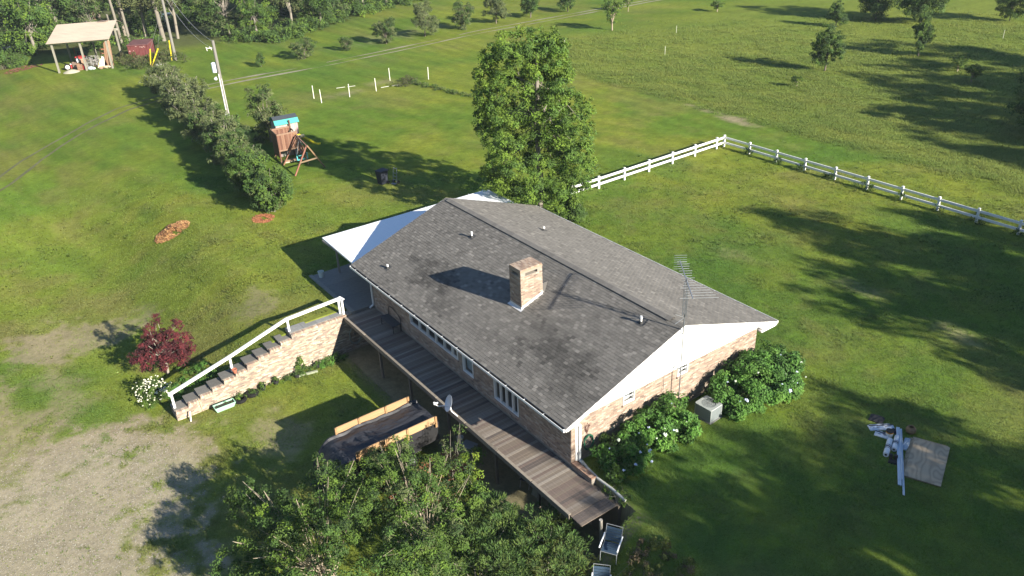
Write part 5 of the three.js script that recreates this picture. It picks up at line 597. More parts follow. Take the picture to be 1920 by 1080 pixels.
{ // thin white posts of an old enclosure, stakes in the meadow
  const L = ['first thin white post at the left corner of the old enclosure', 'second thin white post, nearest to the play set side', 'third thin white post of the old enclosure', 'fourth thin white post of the old enclosure', 'fifth thin white post behind the weedy strip', 'last thin white post beyond the ditch, nearest the tall tree'];
  let src; [[-48.9, -9.4], [-46.9, -9.3], [-46.9, -12.3], [-47, -15.3], [-49.8, -18.4], [-47.3, -21.6]].forEach(([x, z], i) => { if (!src) { src = thing('fence_post', L[0], 'post', [x, 0, z], 0, 'thin white posts'); const m = new MB(); m.cyl(0, 0, 0, .042, 1.25, .038, 8, [.72, .72, .6]); m.build('shaft', M.plain, src); const c = new MB(); c.cyl(0, 1.25, 0, .055, 1.29, .03, 8, [.75, .75, .65]); c.build('cap', M.plain, src); } else { const q = again(src, L[i], [x, 0, z]); q.rotation.z = [0, .05, -.03, .04, .02, -.04][i]; } });
  const S = ['thin pale stake in the meadow right of the tall tree top', 'thin pale stake in the meadow beyond the first stake', 'stake near the track at the meadow corner', 'pale stake at the far right of the meadow']; [[-37.8, -46.7], [-44.9, -55.9], [-48.5, -41], [-16.4, -78.3]].forEach(([x, z], i) => again(src, S[i], [x, 0, z], 0, [.5, .7, .5], 'meadow stakes'));
  const r = rngOf(15), dl = ['broken white rail lying between the old posts, left piece', 'broken white rail lying on the grass, right piece']; [[-50.6, -13.7, 1.35], [-47.6, -17.2, 1.45]].forEach(([x, z, a], i) => { const o = thing('fallen_rail', dl[i], 'rail', [x, .06, z], a), m = new MB(); m.box(-.55, 0, 0, .9, .04, .06, [.5, .5, .43]).box(.55, .0, .1, .8, .04, .06, [.46, .46, .38]); m.build('rail', M.plain, o); });
  const w = thing('ditch_weeds', 'strip of tall dark weeds along the ditch left of the tall tree', 'weeds', [0, 0, 0]), cl = []; for (let i = 0; i < 60; i++) { const t = r(), x = lerp(-47.5, -37.5, t) + (r() - .5) * .9, z = lerp(-19.6, -21.1, t) + (r() - .5) * .7; cl.push([x, .06, z, .22]); } for (let i = 0; i < 22; i++) cl.push([-47.6 + (r() - .5) * 3, .12, -19 + (r() - .5) * 3, .3, [[.10, .11, .04], [.08, .09, .035]]]); const m = new MB(); leaves(m, r, cl, 900, .16, .05, GREEN.concat(GREYG), { sprays: 5, tip: 1 }); m.build('leaves', M.leaf, w); w.userData.kind = 'stuff';
  const fw = thing('fence_weeds', 'dark weeds growing round the posts of the right fence run', 'weeds', [0, 0, 0]), fc = []; for (const i of [1, 2, 3, 4, 5, 6, 7, 8, 9]) for (let k = 0; k < (i < 6 && i > 0 ? 4 : 2); k++) fc.push([-12.53 + i * 2.44 + (r() - .5) * .8, .12 + .12 * r(), -27.45 - i * .034 + .1 + (r() - .5) * .4, .2 + .12 * r()]); const fm = new MB(); leaves(fm, r, fc, 1300, .14, .045, DARKG.concat(GREEN), { sprays: 5, tip: 1 }); fm.build('leaves', M.leaf, fw); fw.userData.kind = 'stuff';
}
// ---------------------------------------------------------------- play set
{
  const t = thing('play_set', 'brown wooden play set with a teal roofed hut and yellow slide', 'play set', [-32.5, 0, .66], 1.467), r = rngOf(61), B = [[.20, .095, .06], [.24, .12, .08], [.17, .08, .055], [.27, .15, .1]], bc = () => { const c = B[Math.floor(r() * 4)], v = .85 + .3 * r(); return c.map(q => q * v); };
  for (const [x, z, h] of [[.03, -.03, 2.42], [1.53, -.03, 2.42], [.03, -1.62, 2.42], [1.53, -1.62, 2.9]]) { const m = new MB(); m.box(x, h / 2, z, .09, h, .09, bc()); m.build('post', M.wood, t); }
  for (let i = 0; i < 11; i++) { let m = new MB(); m.box(.12 + i * .127, 1.72, -.01, .118, 1.18, .02, bc()); m.build('plank', M.wood, t); m = new MB(); m.box(.12 + i * .127, 1.72, -1.66, .118, 1.18, .02, bc()); m.build('plank', M.wood, t); m = new MB(); m.box(.0, 1.4, -.14 - i * .14, .02, 1.8, .13, bc()); m.build('plank', M.wood, t); }
  for (const [p, q] of [[[0, 2.36, 0], [1.56, 2.36, 0]], [[0, 2.36, -1.65], [1.56, 2.36, -1.65]], [[0, 2.36, 0], [0, 2.36, -1.65]], [[1.56, 2.2, -.9], [1.56, 2.2, -1.65]], [[0, .2, 0], [1.56, .2, 0]], [[0, 1.1, 0], [1.56, 1.1, 0]], [[1.56, 1.1, 0], [1.56, 1.1, -1.65]]]) { const m = new MB(); m.bar(p, q, .05, .12, [.3, .19, .13]); m.build('rail', M.wood, t); }
  const fl = new MB(); for (let i = 0; i < 11; i++) fl.box(.78, 1.17, -.1 - i * .145, 1.5, .03, .135, bc()); fl.build('floor', M.wood, t);
  const hut = new MB(); for (let i = 0; i < 13; i++) hut.box(.55 + i * .133, 1.35, -1.85, .125, 2.7, .025, [.46, .43, .38].map(q => q * (.85 + .3 * r()))); for (let i = 0; i < 10; i++) hut.box(2.24, 1.35, -1.93 - i * .133, .025, 2.7, .125, [.4, .38, .34]).box(.48, 1.35, -1.93 - i * .133, .025, 2.7, .125, [.4, .38, .34]); hut.build('hut_wall', M.wood, t);
  const prof = [[-1.68, 2.62], [-1.95, 2.92], [-2.5, 3.12], [-3.1, 2.95], [-3.4, 2.62]], a = new MB(), d = new MB(); for (let i = 0; i < 4; i++) { const [z0, y0] = prof[i], [z1, y1] = prof[i + 1], q = i === 0 || i === 3 ? a : d, k = i === 0 || i === 3 ? [.06, .36, .30] : [.045, .055, .065]; q.hex([[.4, y0 - .03, z0], [2.34, y0 - .03, z0], [2.34, y1 - .03, z1], [.4, y1 - .03, z1], [.4, y0, z0], [2.34, y0, z0], [2.34, y1, z1], [.4, y1, z1]], k); } a.build('roof_edge', M.plain, t); d.build('roof_top', M.plain, t);
  for (const [p, q] of [[[.1, 0, 3.15], [1.4, 2.05, 2.85]], [[2.62, 0, 2.55], [1.42, 2.05, 2.85]], [[.1, 0, .2], [1.36, 2.1, .3]], [[1.45, 2.1, -.1], [1.4, 2.0, 3.0]], [[.62, .9, 3.06], [2.12, .9, 2.72]]]) { const m = new MB(); m.bar(p, q, .08, .1, [.27, .16, .1].map(c => c * (.85 + .3 * r()))); m.build('swing_frame', M.wood, t); }
  const sb = new MB(); sb.box(1.75, 2.02, .05, .7, .04, .16, [.55, .48, .44]).box(1.75, 1.9, .12, .7, .04, .16, [.5, .4, .36]); sb.build('shelf', M.wood, t);
  const sl = new MB(), S = []; for (let i = 0; i <= 10; i++) { const u = i / 10; S.push([lerp(1.65, 3.6, u), 1.95 - 1.45 * ss(-.15, 1.05, u), lerp(-.7, -1.75, u)]); } for (let i = 0; i < 10; i++) { const p = S[i], q = S[i + 1]; sl.bar(p, q, .55, .025, [.78, .66, .02]); const s = norm(cross(sub(q, p), [0, 1, 0])); for (const k of [-.275, .275]) sl.bar(add(add(p, s, k), [0, .06, 0]), add(add(q, s, k), [0, .06, 0]), .03, .15, [.78, .66, .02]); } sl.build('slide', M.plain, t);
  const gl = new MB(), T = [.10, .45, .44]; for (const x of [1.05, 1.85]) { gl.tube([[1.42, 2.1, .9], [x, .75, .9]], .012, 5, [.3, .32, .33]); gl.box(x, .62, .9, .07, .5, .1, T); } gl.box(1.45, .42, .9, .8, .05, .22, T).box(1.45, .72, .9, .8, .05, .06, T); gl.build('glider', M.plain, t);
  const ld = new MB(); for (const z of [.1, .9]) ld.bar([1.7, .05, z + .5], [1.62, 1.5, z], .05, .08, [.25, .13, .08]); for (let i = 0; i < 5; i++) ld.bar([1.68, .2 + i * .27, .58 - i * .09], [1.68, .2 + i * .27, 1.35 - i * .09], .03, .05, [.25, .13, .08]); ld.build('ladder', M.wood, t);
  const b = thing('sandbox_board', 'pale boards lying on the ground below the play set tower', 'boards', [-32.7, 0, .0], 1.4), m = new MB(); m.box(.2, .06, .1, 1.0, .1, .16, [.55, .5, .4]).box(.4, .05, -.35, .9, .08, .2, [.5, .46, .36]).box(-.1, .05, -.1, .3, .1, .5, [.45, .42, .34]); m.build('board', M.wood, b);
}
// ---------------------------------------------------------------- pole barn and its contents
{
  const O = [-80.93, 0, 8.03], TH = 1.185, t = thing('pole_barn', 'open pole barn with a pale tan metal roof at the wood edge', 'shed', O, TH), P = [.29, .28, .23];
  for (const [x, z] of [[0, 0], [2.95, -.1], [5.8, 0], [0, -6.4], [2.95, -6.4], [5.8, -6.4], [5.4, -2.5]]) { const m = new MB(); m.box(x, 1.68, z, .2, 3.36, .2, P); m.build('post', M.wood, t); }
  const b = new MB(); b.box(2.9, 3.32, .08, 6.5, .26, .06, [.6, .58, .52]).box(2.9, 3.3, -6.45, 6.5, .26, .06, [.4, .38, .33]).bar([-.2, 3.35, 0], [-.2, 4.25, -6], .06, .2, [.5, .2, .16]).bar([6, 3.35, 0], [6, 4.25, -6], .06, .2, [.55, .52, .45]); for (let i = 1; i < 6; i++) b.bar([-.2, 3.4 + i * .15, -i], [6, 3.4 + i * .15, -i], .05, .08, [.35, .32, .28]); b.build('rafter', M.wood, t);
  const Rm = std([.60, .52, .42], { map: texture(128, (u, v) => { const g = .84 + .16 * tvn(u, v, 3, 22, 31); return [g, g * .97, g * .94]; }, .25), roughness: .5, metalness: .15 });
  for (let i = 0; i < 14; i++) { const m = new MB(), z0 = .35 - i * .47, y0 = 3.46 + i * .07; m.bar([-.4, y0, z0], [6.35, y0, z0], .47, .02, WH, norm([0, 1, .15])); m.bar([-.4, y0 + .018, z0 + .2], [6.35, y0 + .018, z0 + .2], .035, .025, WH); m.build('roof_sheet', Rm, t); }
  { const m = new MB(); m.hex([[-.4, 4.4, -6.05], [6.35, 4.4, -6.05], [6.5, 4.0, -7.4], [-.4, 4.0, -7.4], [-.4, 4.43, -6.05], [6.35, 4.43, -6.05], [6.5, 4.03, -7.4], [-.4, 4.03, -7.4]]); m.build('roof_sheet', Rm, t); const br = new MB(), r = rngOf(4); for (let i = 0; i < 14; i++) br.tube([[4.2 + r() * 1.2, 4.45, -6.2 + r() * .8], [4.2 + r() * 1.4, 4.5, -6.2 + r() * .8]], .04, 5, [.16, .12, .1]); const fb = thing('fallen_branch', 'dead branches lying on the back of the pole barn roof', 'branches', O, TH); br.build('twig', M.plain, fb); }
  const th = (name, label, cat, x, z, turn = 0, y = 0) => { const c = Math.cos(TH), s = Math.sin(TH); return thing(name, label, cat, [O[0] + x * c + z * s, y, O[2] - x * s + z * c], TH + turn); };
  { const q = th('lawn_tractor', 'red tractor parked deep in the pole barn', 'tractor', 1.6, -4.2, .3), m = new MB(), R = [.36, .025, .025]; m.box(0, .75, .6, .55, .5, 1.0, R).box(0, .6, -.3, .75, .2, .9, R).box(-.45, .85, -.35, .22, .1, .8, R).box(.45, .85, -.35, .22, .1, .8, R); m.build('body', M.plain, q); const s = new MB(); s.box(0, .95, -.4, .45, .12, .42, [.03, .03, .03]).box(0, 1.2, -.62, .45, .45, .1, [.03, .03, .03]); s.build('seat', M.plain, q); const rp = new MB(); rp.tube([[-.4, .9, -.75], [-.4, 1.9, -.75], [.4, 1.9, -.75], [.4, .9, -.75]], .035, 6, [.3, .03, .03]); rp.build('roll_bar', M.plain, q); for (const [x, z, rr] of [[-.5, -.4, .48], [.5, -.4, .48], [-.38, .8, .3], [.38, .8, .3]]) { const w = new MB(); w.tube([[x - .1, rr, z], [x + .1, rr, z]], rr, 16, [.02, .02, .02]); w.build('wheel', M.rubber, q); } const sw = new MB(); sw.tube([[0, .95, .1], [0, 1.15, -.05]], .02, 5, [.05, .05, .05]).lathe(0, 1.15, -.05, [[.14, 0], [.16, .015], [.14, .03]], 12, [.03, .03, .03]); sw.build('steering_wheel', M.plain, q); }
  { const q = th('car_wheel', 'white rimmed wheel leaning near the front left barn post', 'wheel', .7, -1.2, .2), m = new MB(); m.tube([[0, .36, -.1], [0, .36, .1]], .36, 18, [.03, .03, .03]); m.build('tyre', M.rubber, q); const h = new MB(); h.tube([[0, .36, .1], [0, .36, .125]], .24, 14, [.62, .6, .52]); h.build('rim', M.plain, q); }
  { const q = th('sand_heap', 'low heap of pale sand by the front left barn post', 'sand', 1.3, .05), m = new MB(); m.lathe(0, 0, 0, [[.95, -.02], [.7, .1], [.35, .24], [0, .3]], 18, [.5, .47, .36]); m.build('heap', M.any, q); }
  { const q = th('water_jug', 'white plastic jug on the junk pile in the barn', 'jug', 1.95, -1.5, .4, .75), m = new MB(); m.lathe(0, 0, 0, [[0, 0], [.2, 0], [.22, .3], [.14, .42], [.06, .46], [.06, .52], [0, .52]], 14, [.8, .8, .78]); m.build('body', M.plain, q); }
  { const q = th('metal_racks', 'tangle of grey metal chair frames in the middle of the barn', 'metal frames', 3.6, -1.7), r = rngOf(33); for (let i = 0; i < 9; i++) { const m = new MB(), x = (i % 3 - 1) * .55, z = (Math.floor(i / 3) - 1) * .5, y = .15 + .3 * r(), c = [.3, .29, .28], a = (r() - .5) * 1.4, ca = Math.cos(a), sa = Math.sin(a), Q = (u, v, w) => [x + u * ca + w * sa, y + v, z - u * sa + w * ca]; m.tube([Q(-.3, 0, 0), Q(-.3, .9, .1), Q(.3, .95, .1), Q(.3, .05, 0), Q(-.3, 0, 0)], .025, 5, c).tube([Q(-.3, .5, 0), Q(-.25, .5, .5), Q(.3, .5, .5), Q(.3, .5, 0)], .025, 5, c).tube([Q(-.25, .5, .5), Q(-.28, 0, .6)], .022, 5, c).tube([Q(.3, .5, .5), Q(.3, 0, .6)], .022, 5, c); m.build('frame', M.plain, q); } const d = new MB(); for (let i = 0; i < 40; i++) { const x = (r() - .5) * 2.2, z = (r() - .5) * 1.6, y = .1 + r() * .9; d.bar([x, y, z], [x + (r() - .5) * 1.1, y + (r() - .5) * .6, z + (r() - .5) * .9], .05, .03, r() < .5 ? [.4, .38, .36] : [.2, .14, .1]); } d.build('slat', M.plain, q); }
  const crate = (label, x, z, y, s, c, a) => { const q = th('wooden_crate', label, 'crate', x, z, a, y), m = new MB(); for (let i = 0; i < 4; i++) { const yy = (i + .5) * s / 4; for (const k of [-1, 1]) m.box(0, yy, k * s / 2, s, s / 5, .03, c).box(k * s / 2, yy, 0, .03, s / 5, s, c); } m.box(0, .03, 0, s, .03, s, c); m.build('slats', M.wood, q); const p = new MB(); for (const i of [-1, 1]) for (const j of [-1, 1]) p.box(i * s * .47, s / 2, j * s * .47, .05, s + .04, .05, c); p.build('corner_post', M.wood, q); };
  crate('brown wooden crate left of the middle barn post', 2.2, -.8, 0, .7, [.28, .17, .11], .2); crate('grey brown crate stacked behind the white jug', 1.6, -2.0, 0, .75, [.3, .22, .17], -.2); crate('tan crate on the junk beside the middle post', 2.4, -1.7, .5, .55, [.42, .28, .19], .5);
  { const q = th('red_fuel_can', 'red fuel can in front of the metal frames in the barn', 'fuel can', 2.7, -.5, .3, .1), m = new MB(); m.box(0, .22, 0, .34, .44, .22, [.45, .02, .025]); m.build('body', M.plain, q); const h = new MB(); h.tube([[-.12, .44, 0], [-.1, .52, 0], [.06, .52, 0], [.08, .44, 0]], .02, 5, [.4, .02, .02]).tube([[.13, .43, 0], [.24, .58, 0]], .025, 6, [.6, .5, .02]); h.build('spout', M.plain, q); const q2 = th('red_cooler', 'red cooler box low in the left of the barn', 'cooler', 1.15, -2.2, .3), n = new MB(); n.box(0, .25, 0, .7, .44, .4, [.45, .025, .03]); n.build('box', M.plain, q2); const l = new MB(); l.box(0, .5, 0, .74, .08, .44, [.7, .68, .65]); l.build('lid', M.plain, q2); }
  { const q = th('blue_tarp_bundle', 'pale blue bundle at the foot of the middle barn post', 'bundle', 3.35, -.3), m = new MB(); m.ball(0, .18, 0, .35, .6, [.45, .52, .56], 10).ball(.3, .14, .05, .26, .6, [.5, .56, .58], 10); m.build('bundle', M.plain, q); }
  { const q = th('leaning_sheet', 'cream yellow sheets leaning in the right half of the barn', 'sheets', 4.35, -.8, .2), m = new MB(); m.bar([-.1, 0, .15], [.35, .95, -.3], .5, .05, [.7, .65, .36], [-.4, .5, 1]).bar([.25, 0, .2], [.5, 1.2, -.3], .3, .05, [.72, .7, .6], [-.2, .5, 1]); m.build('panel', M.plain, q); }
  { const q = th('rusty_rack', 'tall rust red frame rack right of the metal frames', 'rack', 4.75, -2.2, .2), m = new MB(), c = [.35, .15, .09]; for (const x of [-.35, .35]) for (const z of [-.2, .2]) m.box(x, .95, z, .07, 1.9, .07, c); m.build('upright', M.plain, q); for (const y of [.3, .85, 1.4, 1.88]) { const s = new MB(); s.box(0, y, 0, .74, .05, .46, c); s.build('shelf', M.plain, q); } }
  { const q = th('leaning_timber', 'tall brown timber boards leaning inside the right barn post', 'timber', 5.2, -1.6), r = rngOf(6); for (let i = 0; i < 7; i++) { const m = new MB(); m.bar([-.4 + i * .14, 0, .3 * r()], [-.1 + i * .1, 2.7 + .4 * r(), -.7], .16, .05, [[.36, .21, .13], [.3, .17, .1], [.42, .28, .19]][i % 3]); m.build('board', M.wood, q); } }
  { const q = th('tan_heap', 'heap of tan sacks and scrap by the right barn post', 'sacks', 5.0, -.4), m = new MB(), r = rngOf(61); for (let i = 0; i < 8; i++) m.ball((r() - .5) * 1.0, .12 + .14 * r(), (r() - .5) * .7, .2 + .1 * r(), .55, [[.5, .4, .26], [.42, .35, .26], [.3, .2, .14], [.55, .5, .36]][i % 4], 8); m.build('sack', M.plain, q); }
}
{ // rusty metal shed, stakes, poles and wires
  const t = thing('metal_shed', 'rust red windowless metal shed right of the pole barn', 'shed', [-81.5, 0, -1.6], 1.06), c = [.17, .045, .042], m = new MB(); m.box(0, .92, 0, 2.35, 1.84, 2.9, c); m.build('wall', M.any, t); for (let i = 0; i < 8; i++) { const q = new MB(); q.box(-1.1 + i * .314, .92, 1.46, .05, 1.8, .03, [.17, .04, .036]); q.build('rib', M.any, t); } const r = new MB(); r.hex([[-1.25, 1.86, 1.55], [1.25, 1.86, 1.55], [1.25, 1.9, -1.55], [-1.25, 1.9, -1.55], [-1.2, 1.95, 1.5], [1.2, 1.95, 1.5], [1.2, 2.05, -1.5], [-1.2, 2.05, -1.5]], [.15, .06, .06]); r.build('roof', M.any, t); const s = new MB(), rr = rngOf(2); for (let i = 0; i < 9; i++) s.box((rr() - .5) * 2, 1.6 + rr() * .2 - (i > 5 ? rr() * 1.2 : 0), 1.485, .06 + .2 * rr(), .05 + .05 * rr(), .006, [.42, .28, .25]); s.build('paint_scar', M.plain, t);
  const Y = [.72, .55, .01]; const y1 = thing('yellow_stake', 'left of two crossed yellow guy guards right of the red shed', 'guy guard', [-76.3, 0, -1.0]), a = new MB(); a.tube([[0, 0, 0], [.25, 2.0, -.35]], .07, 7, Y); a.build('guard', M.plain, y1); const y2 = thing('yellow_stake', 'right of two crossed yellow guy guards right of the red shed', 'guy guard', [-76.2, 0, -1.1]), b = new MB(); b.tube([[0, 0, 0], [.3, 1.95, -1.1]], .07, 7, Y); b.build('guard', M.plain, y2);
  for (const o of [y1, y2]) { const w = new MB(); w.tube([[.25, 1.9, o === y1 ? -.33 : -1.05], [.6, 6, -2.4]], .012, 4, [.2, .2, .2]); w.build('guy_wire', M.plain, o); }
  const jk = thing('white_scrap', 'small white scrap on the ground by the crossed yellow guards', 'scrap', [-76, 0, -1.7]), jm = new MB(); jm.box(0, .1, 0, .5, .15, .35, [.7, .68, .62], .5).box(.3, .25, -.3, .3, .3, .06, [.72, .72, .7], .3); jm.build('piece', M.plain, jk);
  const pole = (label, x, z, h, r0, lean) => { const o = thing('utility_pole', label, 'utility pole', [x, 0, z]), q = new MB(); q.tube([[0, 0, 0], [lean[0], h, lean[1]]], r0, 10, [.25, .24, .22], r0 * .72); q.build('shaft', M.wood, o); return o; };
  const p1 = pole('pale utility pole with a transformer standing in the shrub row', -42.6, 1.05, 8.1, .17, [0, 0]); { const q = new MB(); q.cyl(-.28, 5.5, .25, .2, 6.25, .2, 16, [.62, .68, .76]).lathe(-.28, 6.25, .25, [[.2, 0], [.12, .06], [0, .08]], 16, [.6, .66, .74]); q.build('transformer', M.plain, p1); const l = new MB(); l.ball(-.3, 4.95, .3, .16, .8, [.8, .82, .86], 10).tube([[0, 5.2, 0], [-.3, 5.1, .3]], .025, 5, [.6, .6, .6]); l.build('lamp', M.plain, p1); const x = new MB(); x.bar([.0, 7.5, 0], [-.35, 7.5, .55], .05, .06, [.7, .68, .62]).bar([-.2, 7.3, .15], [-.2, 7.62, .3], .04, .04, [.7, .68, .62]).bar([-.35, 7.28, .5], [-.35, 7.6, .55], .04, .04, [.7, .7, .66]); x.build('bracket', M.plain, p1); const cv = new MB(); cv.bar([.15, .1, .13], [.12, 5.4, .12], .06, .05, [.6, .6, .58]).bar([.2, .1, -.06], [.16, 5.0, -.04], .03, .03, [.62, .62, .6]); cv.build('conduit', M.plain, p1); const mt = new MB(); for (let i = 0; i < 4; i++) mt.box(.3, 2.2 - i * .22, .3, .14, .13, .1, [.75, .76, .76]); mt.build('meter_box', M.plain, p1); }
  const p2 = pole('tall slender utility pole with a yellow guard at the wood edge', -77.4, -4.26, 11, .18, [.1, 0]); { const q = new MB(); q.tube([[.1, .1, .5], [.1, 2.4, .3]], .07, 7, Y); q.build('guy_guard', M.plain, p2); }
  const wire = (label, a, b, sag, r = .02) => { const o = thing('overhead_wire', label, 'wire', [0, 0, 0]), q = new MB(), pts = []; for (let i = 0; i <= 24; i++) { const u = i / 24, p = lerp3(a, b, u); p[1] -= sag * 4 * u * (1 - u); pts.push(p); } q.tube(pts, r, 4, [.5, .5, .5]); q.build('cable', M.plain, o); };
  wire('overhead wire crossing the wood from the slender pole to the right', [-77.3, 7.4, -4.26], [-80, 9.4, -52], .5, .03); wire('wire from the pale pole back to the slender pole', [-42.6, 8, 1.05], [-77.3, 9.6, -4.26], 1.0, .016); wire('lower wire between the pale pole and the slender pole', [-42.6, 7.4, 1.05], [-77.3, 8.3, -4.26], 1.2, .014);
}
// ---------------------------------------------------------------- the wood along the top left
{
  const proto = (seed, h, w, cyk, pal, n, leaf, o = {}) => { const r = rngOf(seed), cl = crownIn(r, o.n || 30, 0, h * cyk, 0, w, h * (1 - cyk), w, w * .3, w * .46, o.shape || (b => b < -.3 ? .9 : 1)), m = new MB(), t = new MB(); leaves(m, r, cl, n, leaf, leaf * .52, pal, { sprays: 8, sub: .44 }); limbs(t, r, [0, 0, 0], cl, o.r0 || .2, o.bark || WH, { fork: .6, k: .3, reach: .6 }); return [m.geo(), t.geo()]; };
  const kinds = [proto(701, 10.5, 3.6, .52, DARKG.concat(GREEN.slice(0, 3)), 170, .3), proto(702, 9.5, 3.4, .5, DARKG.concat(GREYG.slice(0, 2)), 165, .3), proto(703, 11.5, 3.2, .64, GREYG.concat([[.10, .11, .035]]), 150, .3, { bark: [1.1, 1.1, 1.05] }), proto(704, 7.5, 3.2, .46, GREEN.concat(FRESH.slice(2)), 190, .28), proto(705, 12.5, 3.0, .68, GREEN.concat(DARKG), 160, .3, { bark: [1.1, 1.05, 1] })];
  const desc = ['dark dense tree', 'dark green broad tree', 'pale olive tree with a light trunk', 'brighter green bushy tree', 'tall light trunked tree'];
  const L = [[-88.5, 16.5, 3, 1, 'at the far left edge in front of the wood'], [-97, 13, 0, 1, 'behind the left edge bush at the far left'], [-95.5, 8.2, 3, 1.05, 'just left of the pole barn roof'], [-100, 4.2, 0, 1.05, 'directly behind the pole barn roof'], [-97, .8, 1, .8, 'behind the right end of the barn roof'], [-99, -3.6, 4, 1, 'behind the pale snags'], [-95, -5.4, 2, 1, 'hanging over the red metal shed'], [-91, -8.5, 2, 1, 'directly right of the slender pole top'], [-87, -14.2, 1, .95, 'at the left corner of the right wood edge'], [-83.5, -16.8, 3, .8, 'low at the wood edge above the pale pole'], [-82, -21.2, 2, .9, 'at the middle of the wood edge'], [-83, -25.8, 0, .95, 'at the wood edge left of the far tree row'], [-87, -30.5, 1, .9, 'at the wood edge behind the first row tree'], [-89, -35.5, 3, .95, 'at the wood edge behind the second row tree'], [-92, -41, 0, .95, 'at the receding wood edge near the top'], [-94.5, -47.5, 1, .95, 'at the top edge right end of the wood']];
  const src = []; L.forEach(([x, z, k, s, where], i) => { const label = `${desc[k]} ${where}`, g = 'trees of the wood edge'; if (!src[k]) { const t = plant('wood_tree', label, 'tree', [x, 0, z], g); put('crown', kinds[k][0], M.leaf, t); put('trunk', kinds[k][1], M.paleBark, t); t.scale.setScalar(s); src[k] = t; } else again(src[k], label, [x, 0, z], i * 1.7, s); });
  const r = rngOf(77), many = [[], [], [], [], []]; const M4 = new THREE.Matrix4(), q = new THREE.Quaternion(), Yx = new THREE.Vector3(0, 1, 0);
  const w = new THREE.Group(); w.name = 'woodland'; w.userData = { kind: 'stuff', label: 'deep wood of massed trees filling the top left behind the edge trees', category: 'wood' }; scene.add(w);
  for (let i = 0; i < 900 && many.flat().length < 150; i++) { const x = -96 - r() * 85, z = 40 - r() * 135, e = z > -11 ? -103 : z > -32 ? -92 - (z + 11) * .1 : -98 - (-32 - z) * .25; if (x > e || many.flat().some(p => Math.hypot(p[0] - x, p[1] - z) < 4.2) || (x > -112 && z > -15 && z < -9) || (x > -112 && z > 6 && z < 12)) continue; many[Math.floor(r() * 5)].push([x, z, .8 + .5 * r(), r() * 6.28]); }
  many.forEach((list, k) => { for (const [nm, gi, mat] of [['crown', 0, M.leaf], ['trunk', 1, M.bark]]) { const im = new THREE.InstancedMesh(kinds[k][gi], mat, list.length); list.forEach(([x, z, s, a], i) => im.setMatrixAt(i, M4.compose(new THREE.Vector3(x, 0, z), q.setFromAxisAngle(Yx, a), new THREE.Vector3(s, s, s)))); im.name = nm; im.userData.kind = 'stuff'; im.castShadow = im.receiveShadow = true; w.add(im); } });
  // undergrowth along the wood edge
  const us = plant('undergrowth', 'low tangled green undergrowth along the foot of the wood edge', 'undergrowth', [0, 0, 0]), cl = [], rr = rngOf(78); us.userData.kind = 'stuff'; const edge = [[-81.5, -12.5], [-77, -18], [-79, -22], [-83, -27], [-86, -33], [-89, -40], [-91, -48]]; for (let i = 0; i < 130; i++) { const s = Math.floor(rr() * 6), u = rr(), x = lerp(edge[s][0], edge[s + 1][0], u) - rr() * 4, z = lerp(edge[s][1], edge[s + 1][1], u) + (rr() - .5) * 2; cl.push([x, .3 + rr() * 1.1, z, .7 + .5 * rr()]); } for (let i = 0; i < 40; i++) cl.push([-92 + (rr() - .5) * 10, .3 + .5 * rr(), -2 + (rr() - .5) * 9, .5 + .4 * rr()]);
  for (let i = 0; i < 150; i++) { const x = -97 - rr() * 12, z = -17 + rr() * 32; cl.push([x, .3 + rr() * 1.5, z, .7 + .6 * rr()]); } const um = new MB(); leaves(um, rr, cl, 150, .26, .14, GREEN.concat(DARKG, FRESH.slice(2)), { sprays: 6 }); um.build('leaves', M.leaf, us);
  const sg = plant('tall_weeds', 'tall olive weeds around the red shed and yellow guards', 'weeds', [0, 0, 0]), sc = []; sg.userData.kind = 'stuff'; for (let i = 0; i < 80; i++) sc.push([-79 + (rr() - .5) * 8, .25 + .4 * rr(), -1.6 + (rr() - .5) * 7, .35 + .3 * rr()]); const sm = new MB(); leaves(sm, rr, sc.filter(c => Math.hypot(c[0] + 81.5, c[2] + 1.6) > 1.9), 240, .3, .08, [[.09, .11, .03], [.07, .095, .025], [.10, .095, .045]], { sprays: 5, tip: 1 }); sm.build('leaves', M.leaf, sg);
  const bu = plant('edge_bush', 'rounded dark green bush cut by the left edge below the wood', 'bush', G(-90.3, 12.6)), bm = new MB(), bc = crownIn(rr, 18, 0, 1.1, 0, 2, .9, 2.3, .7, 1); leaves(bm, rr, bc, 420, .2, .11, DARKG.concat(GREEN), { sprays: 7 }); bm.build('foliage', M.leaf, bu); const bs = new MB(); limbs(bs, rr, [0, 0, 0], bc, .06, WH, { multi: 1 }); bs.build('stem', M.bark, bu);
  litter('leaf_pile', 'reddish brown mulch at the foot of the left edge bush', 'mulch', -87.6, 10.9, 1.3, 2.2, 700, [[.2, .08, .05], [.26, .11, .07], [.15, .06, .04]], 83, .05);
